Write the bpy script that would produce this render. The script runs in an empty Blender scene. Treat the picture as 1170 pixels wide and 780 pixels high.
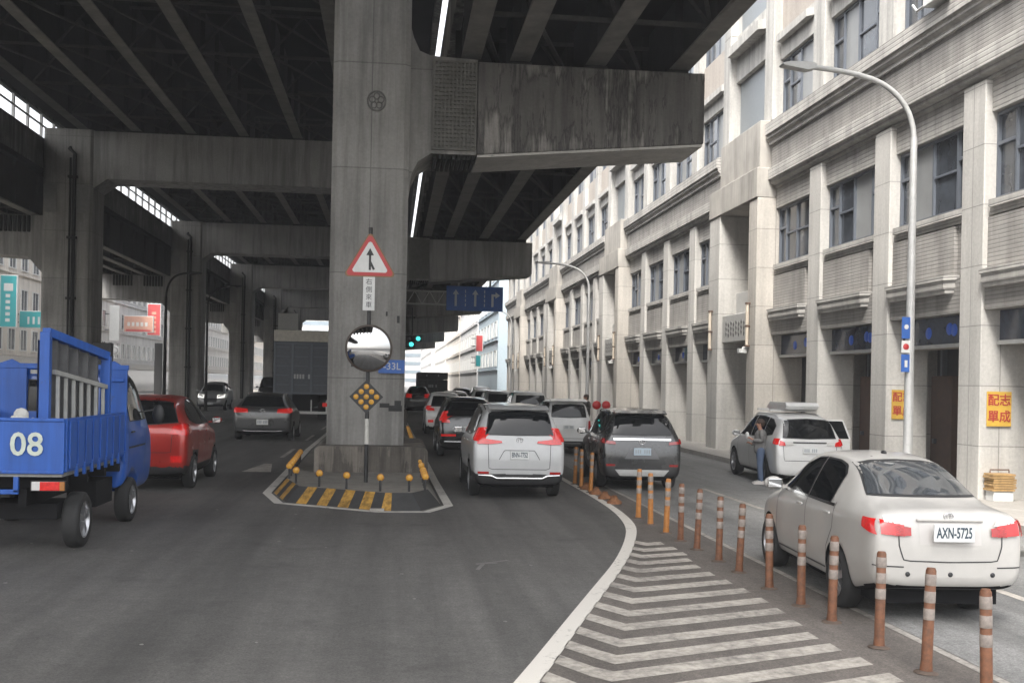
import bpy, bmesh, math, random
from mathutils import Vector, Matrix
from mathutils.bvhtree import BVHTree
random.seed(7)
PI = math.pi
R = math.radians
C = bpy.context.scene.collection

# ------------------------------------------------------------------ camera, world, sun, exposure
cam_d = bpy.data.cameras.new('camera'); cam = bpy.data.objects.new('camera', cam_d); C.objects.link(cam)
bpy.context.scene.camera = cam
cam_d.sensor_width = 36.0; cam_d.sensor_fit = 'HORIZONTAL'
cam_d.lens = 36.0 * 1230 / 1170
cam_d.shift_y = 47.8 / 1170
cam_d.clip_start = 0.1; cam_d.clip_end = 3000
YAW = math.atan(138 / 1230)
cam.matrix_world = Matrix.Translation((0, 0, 2.3)) @ Matrix.Rotation(-YAW, 4, 'Z') @ Matrix.Rotation(PI / 2, 4, 'X') @ Matrix.Rotation(0.02, 4, 'Z')

SUN_EL, SUN_AZ = R(56), R(211)      # azimuth clockwise from +Y
world = bpy.data.worlds.new('World'); bpy.context.scene.world = world
world.use_nodes = True
wn = world.node_tree.nodes; wl = world.node_tree.links
bg = wn['Background']
sky = wn.new('ShaderNodeTexSky'); sky.sky_type = 'NISHITA'; sky.sun_disc = False
sky.sun_elevation = SUN_EL; sky.sun_rotation = SUN_AZ
sky.air_density = 1.2; sky.dust_density = 5.0; sky.ozone_density = 1.0
hs = wn.new('ShaderNodeHueSaturation'); hs.inputs['Saturation'].default_value = 0.22
wl.new(sky.outputs[0], hs.inputs['Color']); wl.new(hs.outputs[0], bg.inputs[0])
bg.inputs[1].default_value = 0.15
sun_d = bpy.data.lights.new('sun', 'SUN'); sun = bpy.data.objects.new('sun', sun_d); C.objects.link(sun)
sun_d.energy = 1.7; sun_d.angle = R(14); sun_d.color = (1.0, 0.96, 0.9)
sdir = Vector((math.sin(SUN_AZ) * math.cos(SUN_EL), math.cos(SUN_AZ) * math.cos(SUN_EL), math.sin(SUN_EL)))
sun.rotation_euler = sdir.to_track_quat('Z', 'Y').to_euler()
sc = bpy.context.scene
sc.view_settings.view_transform = 'Standard'; sc.view_settings.look = 'None'
sc.view_settings.exposure = 2.0; sc.view_settings.gamma = 1.0
sc.cycles.max_bounces = 8; sc.cycles.diffuse_bounces = 5; sc.cycles.glossy_bounces = 4
sc.cycles.caustics_reflective = False; sc.cycles.caustics_refractive = False

# ------------------------------------------------------------------ materials
MATS = {}
def new_mat(name):
    m = bpy.data.materials.new(name); m.use_nodes = True
    return m, m.node_tree.nodes, m.node_tree.links, m.node_tree.nodes['Principled BSDF']
def simple(name, col, rough=.5, metal=0, coat=0, emit=None, es=0, var=0.0, vscale=6, bump=0, spec=.5):
    if name in MATS: return MATS[name]
    m, n, l, p = new_mat(name)
    p.inputs['Base Color'].default_value = (*col, 1); p.inputs['Roughness'].default_value = rough
    p.inputs['Metallic'].default_value = metal; p.inputs['Coat Weight'].default_value = coat
    p.inputs['Coat Roughness'].default_value = .06; p.inputs['Specular IOR Level'].default_value = spec
    if emit: p.inputs['Emission Color'].default_value = (*emit, 1); p.inputs['Emission Strength'].default_value = es
    if var:
        tc = n.new('ShaderNodeTexCoord'); nz = n.new('ShaderNodeTexNoise'); nz.inputs['Scale'].default_value = vscale
        nz.inputs['Detail'].default_value = 6; nz.inputs['Roughness'].default_value = .65
        l.new(tc.outputs['Object'], nz.inputs['Vector'])
        mr = n.new('ShaderNodeMapRange'); mr.inputs[1].default_value = .3; mr.inputs[2].default_value = .7
        mr.inputs[3].default_value = 1 - var; mr.inputs[4].default_value = 1 + var * .6
        l.new(nz.outputs['Fac'], mr.inputs[0])
        mx = n.new('ShaderNodeVectorMath'); mx.operation = 'SCALE'; mx.inputs[0].default_value = col
        l.new(mr.outputs[0], mx.inputs['Scale']); l.new(mx.outputs[0], p.inputs['Base Color'])
        rr = n.new('ShaderNodeMapRange'); rr.inputs[3].default_value = max(0, rough - .1); rr.inputs[4].default_value = min(1, rough + .15)
        l.new(nz.outputs['Fac'], rr.inputs[0]); l.new(rr.outputs[0], p.inputs['Roughness'])
        if bump:
            b = n.new('ShaderNodeBump'); b.inputs['Strength'].default_value = bump; b.inputs['Distance'].default_value = .02
            l.new(nz.outputs['Fac'], b.inputs['Height']); l.new(b.outputs[0], p.inputs['Normal'])
    MATS[name] = m
    return m
def noise(n, l, vec, scale, detail=5, rough=.6, mapping=None):
    nz = n.new('ShaderNodeTexNoise'); nz.inputs['Scale'].default_value = scale
    nz.inputs['Detail'].default_value = detail; nz.inputs['Roughness'].default_value = rough
    if mapping:
        mp = n.new('ShaderNodeMapping'); mp.inputs['Scale'].default_value = mapping
        l.new(vec, mp.inputs['Vector']); vec = mp.outputs[0]
    l.new(vec, nz.inputs['Vector']); return nz.outputs['Fac']
def ramp(n, l, fac, stops):
    r = n.new('ShaderNodeValToRGB'); l.new(fac, r.inputs[0])
    e = r.color_ramp.elements
    e[0].position, e[0].color = stops[0][0], (*stops[0][1], 1)
    e[1].position, e[1].color = stops[-1][0], (*stops[-1][1], 1)
    for s in stops[1:-1]:
        q = e.new(s[0]); q.color = (*s[1], 1)
    return r.outputs[0]
def g(v): return (v, v, v)
def mult(n, l, a, b, fac=1.0):
    m = n.new('ShaderNodeMix'); m.data_type = 'RGBA'; m.blend_type = 'MULTIPLY'
    m.inputs[0].default_value = fac; l.new(a, m.inputs[6]); l.new(b, m.inputs[7]); return m.outputs[2]
def concrete(name, col, streak=.35, blotch=.2, grime=0.0, joints=None, bump=.25):
    m, n, l, p = new_mat(name)
    tc = n.new('ShaderNodeTexCoord'); v = tc.outputs['Object']
    base = n.new('ShaderNodeRGB'); base.outputs[0].default_value = (*col, 1); c = base.outputs[0]
    big = noise(n, l, v, .5, 5); c = mult(n, l, c, ramp(n, l, big, [(.35, g(1 - blotch)), (.65, g(1.0))]))
    fine = noise(n, l, v, 14, 7, .7); c = mult(n, l, c, ramp(n, l, fine, [(.3, g(.82)), (.7, g(1.05))]))
    st = noise(n, l, v, 1.0, 6, .65, (3.2, 3.2, .22)); c = mult(n, l, c, ramp(n, l, st, [(.42, g(1)), (.62, g(1 - streak))]))
    if grime:
        gr = noise(n, l, v, 1.0, 7, .7, (4.5, 4.5, .35)); g2 = noise(n, l, v, .6, 3)
        mm = n.new('ShaderNodeMath'); mm.operation = 'ADD'; l.new(gr, mm.inputs[0]); l.new(g2, mm.inputs[1])
        c = mult(n, l, c, ramp(n, l, mm.outputs[0], [(.84, g(1)), (1.0, g(.45)), (1.12, g(1 - grime))]))
    if joints:
        br = n.new('ShaderNodeTexBrick'); br.offset = 0; br.inputs['Scale'].default_value = 1
        br.inputs['Brick Width'].default_value = joints[0]; br.inputs['Row Height'].default_value = joints[1]
        br.inputs['Mortar Size'].default_value = .012; br.inputs['Mortar Smooth'].default_value = .2
        br.inputs['Color1'].default_value = (1, 1, 1, 1); br.inputs['Color2'].default_value = (.9, .9, .9, 1); br.inputs['Mortar'].default_value = (.55, .55, .55, 1)
        sx = n.new('ShaderNodeSeparateXYZ'); l.new(v, sx.inputs[0]); ad = n.new('ShaderNodeMath'); ad.operation = 'ADD'
        l.new(sx.outputs[0], ad.inputs[0]); l.new(sx.outputs[1], ad.inputs[1])
        cx = n.new('ShaderNodeCombineXYZ'); l.new(ad.outputs[0], cx.inputs[0]); l.new(sx.outputs[2], cx.inputs[1])
        l.new(cx.outputs[0], br.inputs['Vector']); c = mult(n, l, c, br.outputs['Color'])
    l.new(c, p.inputs['Base Color']); p.inputs['Roughness'].default_value = .88
    b = n.new('ShaderNodeBump'); b.inputs['Strength'].default_value = bump; b.inputs['Distance'].default_value = .03
    l.new(fine, b.inputs['Height']); l.new(b.outputs[0], p.inputs['Normal'])
    MATS[name] = m; return m
def ribbed(name, col, row=.075, dark=.55, width=30.0):
    m, n, l, p = new_mat(name)
    tc = n.new('ShaderNodeTexCoord'); v = tc.outputs['Object']
    sx = n.new('ShaderNodeSeparateXYZ'); l.new(v, sx.inputs[0]); ad = n.new('ShaderNodeMath'); ad.operation = 'ADD'
    l.new(sx.outputs[0], ad.inputs[0]); l.new(sx.outputs[1], ad.inputs[1])
    cx = n.new('ShaderNodeCombineXYZ'); l.new(ad.outputs[0], cx.inputs[0]); l.new(sx.outputs[2], cx.inputs[1])
    br = n.new('ShaderNodeTexBrick'); br.inputs['Scale'].default_value = 1; br.inputs['Brick Width'].default_value = width
    br.inputs['Row Height'].default_value = row; br.inputs['Mortar Size'].default_value = row * .16; br.inputs['Mortar Smooth'].default_value = .5
    k = .88
    br.inputs['Color1'].default_value = (*col, 1); br.inputs['Color2'].default_value = (col[0] * k, col[1] * k, col[2] * k, 1)
    br.inputs['Mortar'].default_value = (col[0] * dark, col[1] * dark, col[2] * dark, 1)
    l.new(cx.outputs[0], br.inputs['Vector'])
    big = noise(n, l, v, .8, 6); c = mult(n, l, br.outputs['Color'], ramp(n, l, big, [(.35, g(.78)), (.65, g(1.05))]))
    c = mult(n, l, c, ramp(n, l, noise(n, l, v, 1.0, 6, .65, (2.5, 2.5, .3)), [(.45, g(1)), (.68, g(.68))]))
    l.new(c, p.inputs['Base Color']); p.inputs['Roughness'].default_value = .85
    b = n.new('ShaderNodeBump'); b.inputs['Strength'].default_value = .6; b.inputs['Distance'].default_value = .02; b.invert = True
    l.new(br.outputs['Fac'], b.inputs['Height']); l.new(b.outputs[0], p.inputs['Normal'])
    MATS[name] = m; return m
def asphalt(name, col):
    m, n, l, p = new_mat(name)
    tc = n.new('ShaderNodeTexCoord'); v = tc.outputs['Object']
    base = n.new('ShaderNodeRGB'); base.outputs[0].default_value = (*col, 1); c = base.outputs[0]
    c = mult(n, l, c, ramp(n, l, noise(n, l, v, .12, 4), [(.35, g(.8)), (.65, g(1.15))]))
    c = mult(n, l, c, ramp(n, l, noise(n, l, v, 1.0, 6, .6, (1.3, .07, 1)), [(.35, g(.7)), (.62, g(1.2))]))   # wheel wear along the lanes
    c = mult(n, l, c, ramp(n, l, noise(n, l, v, 2.5, 7, .7), [(.3, g(.85)), (.7, g(1.1))]))
    f = noise(n, l, v, 42, 5, .85); c = mult(n, l, c, ramp(n, l, f, [(.3, g(.4)), (.7, g(1.5))]))
    c = mult(n, l, c, ramp(n, l, noise(n, l, v, 11, 6, .75), [(.32, g(.78)), (.68, g(1.16))]))
    oil = noise(n, l, v, .9, 3, .5); c = mult(n, l, c, ramp(n, l, oil, [(.62, g(1)), (.72, g(.7))]))
    vo = n.new('ShaderNodeTexVoronoi'); vo.feature = 'DISTANCE_TO_EDGE'; vo.inputs['Scale'].default_value = .32
    wv = n.new('ShaderNodeVectorMath'); wv.operation = 'ADD'; nn = n.new('ShaderNodeTexNoise'); nn.inputs['Scale'].default_value = 1.4; nn.inputs['Detail'].default_value = 6
    l.new(v, nn.inputs['Vector']); sc_ = n.new('ShaderNodeVectorMath'); sc_.operation = 'SCALE'; sc_.inputs['Scale'].default_value = 1.6
    l.new(nn.outputs['Color'], sc_.inputs[0]); l.new(v, wv.inputs[0]); l.new(sc_.outputs[0], wv.inputs[1]); l.new(wv.outputs[0], vo.inputs['Vector'])
    mk = noise(n, l, v, .25, 2)
    mm = n.new('ShaderNodeMath'); mm.operation = 'ADD'; l.new(vo.outputs['Distance'], mm.inputs[0])
    mr = n.new('ShaderNodeMapRange'); mr.inputs[1].default_value = .5; mr.inputs[2].default_value = .62; mr.inputs[3].default_value = .05; mr.inputs[4].default_value = 0
    l.new(mk, mr.inputs[0]); l.new(mr.outputs[0], mm.inputs[1])
    c = mult(n, l, c, ramp(n, l, mm.outputs[0], [(.002, g(.6)), (.007, g(1))]))
    l.new(c, p.inputs['Base Color']); p.inputs['Roughness'].default_value = .82
    b = n.new('ShaderNodeBump'); b.inputs['Strength'].default_value = .35; b.inputs['Distance'].default_value = .01
    l.new(f, b.inputs['Height']); l.new(b.outputs[0], p.inputs['Normal'])
    MATS[name] = m; return m
def road_paint(name, col, wear=.5):
    m, n, l, p = new_mat(name)
    tc = n.new('ShaderNodeTexCoord'); v = tc.outputs['Object']
    a = noise(n, l, v, 9, 8, .75); b_ = noise(n, l, v, 1.1, 4)
    mm = n.new('ShaderNodeMath'); mm.operation = 'MULTIPLY_ADD'; mm.inputs[1].default_value = .6; l.new(b_, mm.inputs[0]); l.new(a, mm.inputs[2])
    c = ramp(n, l, mm.outputs[0], [(.55, (.09, .085, .08)), (.55 + .2 * wear, tuple(x * .6 for x in col)), (.55 + .42 * wear, col)])
    l.new(c, p.inputs['Base Color']); p.inputs['Roughness'].default_value = .75
    MATS[name] = m; return m

M_pillar = concrete('pillar_concrete', (.33, .32, .30), .36, .28, 0, (60, 2.35))
M_beam = concrete('beam_concrete', (.31, .303, .29), .4, .2)
M_grime = concrete('grimy_concrete', (.36, .34, .315), .45, .3, .86)
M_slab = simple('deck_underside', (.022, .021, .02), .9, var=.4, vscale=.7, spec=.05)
M_parapet = concrete('parapet_concrete', (.26, .25, .235), .5, .35, .4)
M_stone = concrete('stone_cladding', (.56, .54, .505), .16, .14, 0, (3.0, 1.22), .08)
M_stonew = concrete('warm_stone_cladding', (.57, .53, .475), .16, .14, 0, (3.0, 1.22), .08)
M_white = concrete('white_render', (.50, .485, .455), .3, .16, 0, None, .08)
M_beige = concrete('beige_render', (.42, .375, .33), .15, .1, 0, None, .08)
M_brick = ribbed('ribbed_grey_brick', (.345, .328, .305), .085, .68)
M_ledge = ribbed('ribbed_pale_stone', (.47, .45, .42), .11, .68)
M_vrib = None
M_kerb = concrete('kerb_stone', (.36, .34, .31), .1, .2)
M_side = concrete('pavement_slabs', (.36, .34, .31), .05, .2, 0, (.6, .6))
M_asph = asphalt('asphalt', (.098, .094, .088))
M_rp = road_paint('road_paint_white', (.62, .59, .53), .45)
M_hatchw = road_paint('chevron_paint', (.44, .405, .355), .95)
M_hground = asphalt('chevron_ground', (.115, .10, .088))
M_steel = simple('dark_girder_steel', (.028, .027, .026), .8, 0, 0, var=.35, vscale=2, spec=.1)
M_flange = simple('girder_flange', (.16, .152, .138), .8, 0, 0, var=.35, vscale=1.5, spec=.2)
M_brace = simple('brace_steel', (.06, .058, .054), .8, var=.3, spec=.1)
M_dark = simple('dark_interior', (.012, .012, .013), .9, spec=.1)
M_black = simple('black_rubber', (.018, .018, .018), .75, var=.3, vscale=20)
M_blackp = simple('black_plastic', (.02, .02, .021), .5)
M_glass = simple('vehicle_glass', (.006, .007, .008), .04, spec=.3)
M_glassr = simple('glossy_rear_glass', (.05, .055, .06), .03, spec=1.0, coat=.6)
M_wglass = simple('window_glass_dark', (.05, .057, .068), .06, var=.6, vscale=1.2, spec=.8)
M_wlight = simple('window_glass_curtain', (.24, .245, .245), .3, var=.18, vscale=1.0)
M_wgrey = simple('tower_grey_panel', (.19, .21, .225), .35, var=.15)
M_wframe = simple('window_frame_steel', (.13, .145, .17), .45, .2)
M_fascia = simple('fascia_glass', (.035, .045, .07), .12, var=.4)
M_fblue = simple('fascia_blue', (.03, .09, .4), .4, emit=(.05, .15, .7), es=.02)
M_galv = simple('galvanised_steel', (.48, .48, .47), .5, .3, var=.12, vscale=8)
M_orange = simple('faded_orange_plastic', (.155, .062, .028), .6, var=.5, vscale=12)
M_orangeb = simple('orange_plastic', (.38, .15, .03), .55, var=.3, vscale=12)
M_refl = simple('grey_reflective_band', (.24, .205, .18), .5, var=.3, vscale=25)
M_amber = simple('amber_reflector', (.48, .25, .03), .4, emit=(1, .5, .05), es=.02, var=.3, vscale=40)
M_signw = simple('sign_white', (.62, .62, .60), .45, var=.1)
M_signr = simple('sign_red', (.42, .03, .03), .45)
M_signb = simple('sign_blue', (.03, .11, .38), .45, var=.15)
M_signk = simple('sign_black', (.015, .015, .015), .5)
M_yel = simple('painted_yellow', (.36, .20, .035), .8, var=.75, vscale=9)
M_stripek = simple('painted_black', (.03, .03, .03), .75, var=.4, vscale=7)
M_mirror = simple('convex_mirror_face', (.42, .42, .42), .05, 1.0)
M_chrome = simple('chrome', (.6, .6, .6), .15, 1.0)
M_rim = simple('alloy_rim', (.42, .42, .43), .3, .8)
M_tail = simple('red_tail_lamp', (.30, .008, .008), .15, coat=.6, emit=(1, .03, .02), es=.01, var=.4, vscale=18)
M_tailon = simple('lit_red_tail_lamp', (.42, .008, .008), .15, coat=.6, emit=(1, .03, .02), es=.055, var=.45, vscale=22)
M_lampw = simple('clear_lamp', (.55, .54, .52), .15, coat=.8)
M_headon = simple('lit_head_lamp', (.9, .9, .85), .2, emit=(1, .97, .9), es=.3)
M_plate = simple('plate_white', (.62, .63, .62), .4)
M_ptxt = simple('plate_characters', (.03, .05, .07), .5)

# ------------------------------------------------------------------ mesh helpers
class MB:
    def __init__(s): s.v = []; s.f = []; s.m = []; s.s = []
    def add(s, vs, fs, m=0, smooth=False):
        o = len(s.v); s.v += [tuple(x) for x in vs]
        for f in fs: s.f.append(tuple(i + o for i in f)); s.m.append(m); s.s.append(smooth)
        return s
    def box(s, x0, x1, y0, y1, z0, z1, m=0):
        v = [(x0, y0, z0), (x1, y0, z0), (x1, y1, z0), (x0, y1, z0), (x0, y0, z1), (x1, y0, z1), (x1, y1, z1), (x0, y1, z1)]
        return s.add(v, [(0, 3, 2, 1), (4, 5, 6, 7), (0, 1, 5, 4), (1, 2, 6, 5), (2, 3, 7, 6), (3, 0, 4, 7)], m)
    def prism(s, poly, axis, a0, a1, m=0, smooth=False):
        n = len(poly)
        def P(p, a): return {'x': (a, p[0], p[1]), 'y': (p[0], a, p[1]), 'z': (p[0], p[1], a)}[axis]
        v = [P(p, a0) for p in poly] + [P(p, a1) for p in poly]
        s.add(v, [tuple(range(n))[::-1], tuple(range(n, 2 * n))], m)
        return s.add(v, [(i, (i + 1) % n, n + (i + 1) % n, n + i) for i in range(n)], m, smooth)
    def tube(s, pts, r, n=10, m=0, caps=True):
        pts = [Vector(p) for p in pts]; rs = r if isinstance(r, (list, tuple)) else [r] * len(pts)
        rings = []; up = None
        for i, p in enumerate(pts):
            t = (pts[min(i + 1, len(pts) - 1)] - pts[max(i - 1, 0)]).normalized()
            if up is None: up = Vector((0, 0, 1)) if abs(t.z) < .9 else Vector((1, 0, 0))
            a = t.cross(up).normalized(); b = a.cross(t).normalized(); up = b
            rings.append([p + (a * math.cos(2 * PI * k / n) + b * math.sin(2 * PI * k / n)) * rs[i] for k in range(n)])
        v = [q for ring in rings for q in ring]
        f = [(i * n + k, i * n + (k + 1) % n, (i + 1) * n + (k + 1) % n, (i + 1) * n + k) for i in range(len(pts) - 1) for k in range(n)]
        s.add(v, f, m, True)
        if caps: s.add(rings[0], [tuple(range(n))[::-1]], m); s.add(rings[-1], [tuple(range(n))], m)
        return s
    def bar(s, p0, p1, w, h, m=0):
        p0, p1 = Vector(p0), Vector(p1); t = (p1 - p0).normalized()
        up = Vector((0, 0, 1)) if abs(t.z) < .95 else Vector((0, 1, 0))
        a = t.cross(up).normalized() * w / 2; b = a.cross(t).normalized() * h / 2
        v = [p + q for p in (p0, p1) for q in (-a - b, a - b, a + b, -a + b)]
        return s.add(v, [(3, 2, 1, 0), (4, 5, 6, 7), (0, 1, 5, 4), (1, 2, 6, 5), (2, 3, 7, 6), (3, 0, 4, 7)], m)
    def lathe(s, prof, c=(0, 0, 0), axis='z', n=24, m=0, smooth=True):
        v = []
        for r, a in prof:
            for k in range(n):
                t = 2 * PI * k / n; x, y = r * math.cos(t), r * math.sin(t)
                q = {'z': (x, y, a), 'y': (x, a, y), 'x': (a, x, y)}[axis]
                v.append((q[0] + c[0], q[1] + c[1], q[2] + c[2]))
        f = [(i * n + k, i * n + (k + 1) % n, (i + 1) * n + (k + 1) % n, (i + 1) * n + k) for i in range(len(prof) - 1) for k in range(n)]
        return s.add(v, f, m, smooth)
    def ball(s, c, r, n=14, m=0):
        rx, ry, rz = r if isinstance(r, tuple) else (r, r, r); v = []; k2 = n // 2
        for i in range(k2 + 1):
            a = PI * i / k2 - PI / 2
            for k in range(n):
                t = 2 * PI * k / n
                v.append((c[0] + rx * math.cos(a) * math.cos(t), c[1] + ry * math.cos(a) * math.sin(t), c[2] + rz * math.sin(a)))
        return s.add(v, [(i * n + k, i * n + (k + 1) % n, (i + 1) * n + (k + 1) % n, (i + 1) * n + k) for i in range(k2) for k in range(n)], m, True)
    def sheet(s, pts, z, m=0): return s.add([(p[0], p[1], z) for p in pts], [tuple(range(len(pts)))], m)
def obj(name, mb, mats, parent=None, bevel=0, world=True, seg=2):
    me = bpy.data.meshes.new(name)
    off = parent_world(parent) if (parent and world) else Vector((0, 0, 0))
    me.from_pydata([tuple(Vector(v) - off) for v in mb.v] if off.length else mb.v, [], mb.f)
    for m in (mats if isinstance(mats, (list, tuple)) else [mats]): me.materials.append(m)
    for p, mi, sm in zip(me.polygons, mb.m, mb.s): p.material_index = mi; p.use_smooth = sm
    bm = bmesh.new(); bm.from_mesh(me); bmesh.ops.recalc_face_normals(bm, faces=bm.faces); bm.to_mesh(me); bm.free()
    o = bpy.data.objects.new(name, me); C.objects.link(o)
    if parent: o.parent = parent
    if bevel:
        b = o.modifiers.new('bevel', 'BEVEL'); b.width = bevel; b.segments = seg; b.limit_method = 'ANGLE'; b.angle_limit = R(40)
    return o
def parent_world(p):
    v = Vector((0, 0, 0))
    while p: v += p.location; p = p.parent
    return v
def tag(o, label=None, cat=None, group=None, kind=None):
    if label: o['label'] = label
    if cat: o['category'] = cat
    if group: o['group'] = group
    if kind: o['kind'] = kind
    return o
def thing(name, label, cat, loc=(0, 0, 0), rz=0, group=None):
    o = bpy.data.objects.new(name, None); C.objects.link(o); o.empty_display_size = .2
    o.location = loc; o.rotation_euler = (0, 0, rz); return tag(o, label, cat, group)
def dup(root, loc, rz=None, label=None, children=True):
    r = root.copy(); C.objects.link(r); r.location = loc
    if rz is not None: r.rotation_euler = (0, 0, rz)
    if label: r['label'] = label
    if children:
        for ch in list(root.children):
            c = ch.copy(); C.objects.link(c); c.parent = r
            for gch in list(ch.children):
                d = gch.copy(); C.objects.link(d); d.parent = c
    return r
def text(name, s, size, mat, parent, loc, rot=(PI / 2, 0, 0), ext=.003, align='CENTER', sx=1, bold=0):
    cu = bpy.data.curves.new('t', 'FONT'); cu.body = s; cu.size = size; cu.extrude = ext; cu.align_x = align; cu.align_y = 'CENTER'; cu.offset = bold
    cu.resolution_u = 3
    t = bpy.data.objects.new('t', cu); C.objects.link(t)
    dg = bpy.context.evaluated_depsgraph_get(); me = bpy.data.meshes.new_from_object(t.evaluated_get(dg))
    bpy.data.objects.remove(t); bpy.data.curves.remove(cu)
    me.name = name; me.materials.clear(); me.materials.append(mat)
    o = bpy.data.objects.new(name, me); C.objects.link(o); o.parent = parent; o.location = loc; o.rotation_euler = rot; o.scale = (sx, 1, 1)
    return o

# ------------------------------------------------------------------ ground, roads, markings
def rc_lim(y): return -.6 + (y - 4) * .36
def struct(name, mb, m): return tag(obj(name, mb, m), kind='structure')
struct('ground', MB().box(-400, 400, -60, 900, -.5, -.02), simple('far_ground', (.12, .118, .112), .9, var=.2, vscale=.3))
struct('road', MB().sheet([(-21, -30), (10.25, -30), (10.25, 420), (-21, 420)], 0), M_asph)
struct('road', MB().sheet([(4.94, -30), (10.24, -30), (10.24, 420), (4.94, 420)], .004), asphalt('sky_glare_asphalt', (.19, .187, .18)))  # right carriageway overlay: sky glare painted in as a paler asphalt colour
struct('repair_patch', MB().sheet([(-7.4, 13.2), (-5.9, 13.3), (-5.8, 21.0), (-7.3, 20.8)], .004), asphalt('patch_asphalt', (.08, .077, .073)))
mb = MB(); mb.lathe([(0, .013), (.31, .013), (.33, .006)], (8.9, 14.6, 0), n=28)
struct('manhole_cover', mb, simple('cast_iron', (.06, .058, .055), .6, .3, var=.5, vscale=30, bump=.5))
mb = MB()
for k in range(60):
    x, y = random.uniform(-8, 3.2), random.uniform(6, 30)
    if x > rc_lim(y): continue
    r_ = random.uniform(.008, .028); mb.lathe([(0, .006), (r_, .005), (r_ * 1.1, .001)], (x, y, 0), n=5, smooth=False)
struct('road_grit', mb, simple('grit_grey', (.2, .195, .18), .8, var=.4))
mb = MB()
for (x0, y0, x1, y1) in [(1.12, 13.6, 1.55, 13.9), (1.10, 13.2, 1.2, 13.6), (1.2, 13.62, 1.4, 13.7)]: mb.bar((x0, y0, .0045), (x1, y1, .0045), .05, .003)
struct('scrape_mark', mb, road_paint('scrape_paint', (.24, .23, .22), 1.2))
sw = MB(); sw.box(10.4, 15.5, -30, 420, -.1, .15); struct('pavement', sw, M_side)
kb = MB()
for i in range(150):
    y = -28 + i * 2.0
    kb.box(10.25, 10.4, y + .006, y + 1.994, -.1, .155)
struct('kerb', kb, M_kerb)
sl = MB(); sl.box(-31.5, -21.15, -30, 420, -.1, .15); struct('pavement', sl, M_side)
kl = MB(); kl.box(-21.15, -21, -30, 420, -.1, .155); struct('kerb', kl, M_kerb)

def resample(pl, n):
    pl = [Vector(p) for p in pl]; d = [0]
    for a, b in zip(pl, pl[1:]): d.append(d[-1] + (b - a).length)
    out = []
    for i in range(n):
        t = d[-1] * i / (n - 1); k = 0
        while k < len(d) - 2 and d[k + 1] < t: k += 1
        w = (t - d[k]) / max(1e-9, d[k + 1] - d[k]); out.append(pl[k].lerp(pl[k + 1], w))
    return out
def smooth_line(pl, it=2):
    for _ in range(it):
        q = [pl[0]]
        for a, b in zip(pl, pl[1:]):
            q += [tuple(x * .75 + y * .25 for x, y in zip(a, b)), tuple(x * .25 + y * .75 for x, y in zip(a, b))]
        pl = q + [pl[-1]]
    return pl
Lc = smooth_line([(-.75, 4.0), (.3, 6.4), (1.02, 8.3), (1.62, 10.03), (2.4, 12.26), (2.84, 13.5), (3.2, 14.65), (3.58, 16.02), (3.89, 17.4), (4.1, 19.5), (4.14, 22.6), (4.1, 26), (4.1, 60)])
Rc = smooth_line([(-.5, 4.0), (.52, 6.4), (1.23, 8.32), (1.86, 10.2), (2.65, 12.45), (3.08, 13.73), (3.42, 14.83), (3.86, 16.46), (4.09, 17.6), (4.25, 19.5), (4.28, 22.6), (4.25, 26), (4.22, 60)])
a, b = resample(Lc, 120), resample(Rc, 120)
mb = MB(); mb.add([(p.x, p.y, .008) for p in a] + [(p.x, p.y, .008) for p in b], [(i, i + 1, 121 + i, 120 + i) for i in range(119)])
struct('road_marking', mb, road_paint('edge_line_paint', (.56, .53, .48), .35))
# chevron zone ground between the curved line and the posts
def rc_x(y):
    for p, q in zip(b, b[1:]):
        if p.y <= y <= q.y: return p.x + (q.x - p.x) * (y - p.y) / max(1e-6, q.y - p.y)
    return b[-1].x
ys = [4.2 + i * .4 for i in range(56)]
mb = MB(); mb.add([(rc_x(y) + .0, y, .004) for y in ys] + [(4.95, y, .004) for y in ys], [(i, i + 1, 57 + i, 56 + i) for i in range(55)])
struct('painted_island', mb, M_hground)
mb = MB()                       # chevron strips: short leg down-left, long leg towards the posts
BENDS = [(1.28, 6.6), (1.43, 7.18), (1.58, 7.76), (1.74, 8.33), (1.90, 8.85), (2.07, 9.42), (2.25, 10.04), (2.43, 10.64), (2.60, 11.26), (2.77, 11.88), (2.93, 12.49), (3.10, 13.1), (3.26, 13.66), (3.41, 14.2), (3.56, 14.75), (3.73, 15.31)]
for (xb, yb) in BENDS:
    n = 14
    def edge(o):
        x0, y0 = xb + o * .25, yb + o; yy = y0
        while rc_x(yy) < x0 - (yy - y0) * .54 and yy < y0 + 1.5: yy += .01
        xr = 4.02 + .06 * math.sin(yb * 9)
        return resample([(rc_x(yy) - .01, yy), (x0, y0), (xr, y0 + (xr - x0) * .40)], n)
    A, B = edge(-.145), edge(.145)
    mb.add([(p[0], p[1], .008) for p in A] + [(p[0], p[1], .008) for p in B], [(i, i + 1, n + 1 + i, n + i) for i in range(n - 1)])
struct('chevron_marking', mb, M_hatchw)
mb = MB(); mb.sheet([(4.84, 4), (4.93, 4), (4.93, 26), (4.84, 26)], .008)
struct('road_marking', mb, road_paint('thin_line_paint', (.4, .37, .33), 1.0))
mb = MB()
for y0, y1 in [(5, 8.0), (11.0, 14.2), (19.8, 23.8), (29, 33), (38, 42), (47, 51), (56, 60), (65, 69), (74, 78)]: mb.sheet([(7.0, y0), (7.13, y0), (7.13, y1), (7.0, y1)], .008)
for y0 in range(32, 140, 9): mb.sheet([(-3.2, y0), (-3.07, y0), (-3.07, y0 + 4), (-3.2, y0 + 4)], .004)
for y0 in range(10, 140, 9): mb.sheet([(-8.9, y0), (-8.77, y0), (-8.77, y0 + 4), (-8.9, y0 + 4)], .004)
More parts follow.
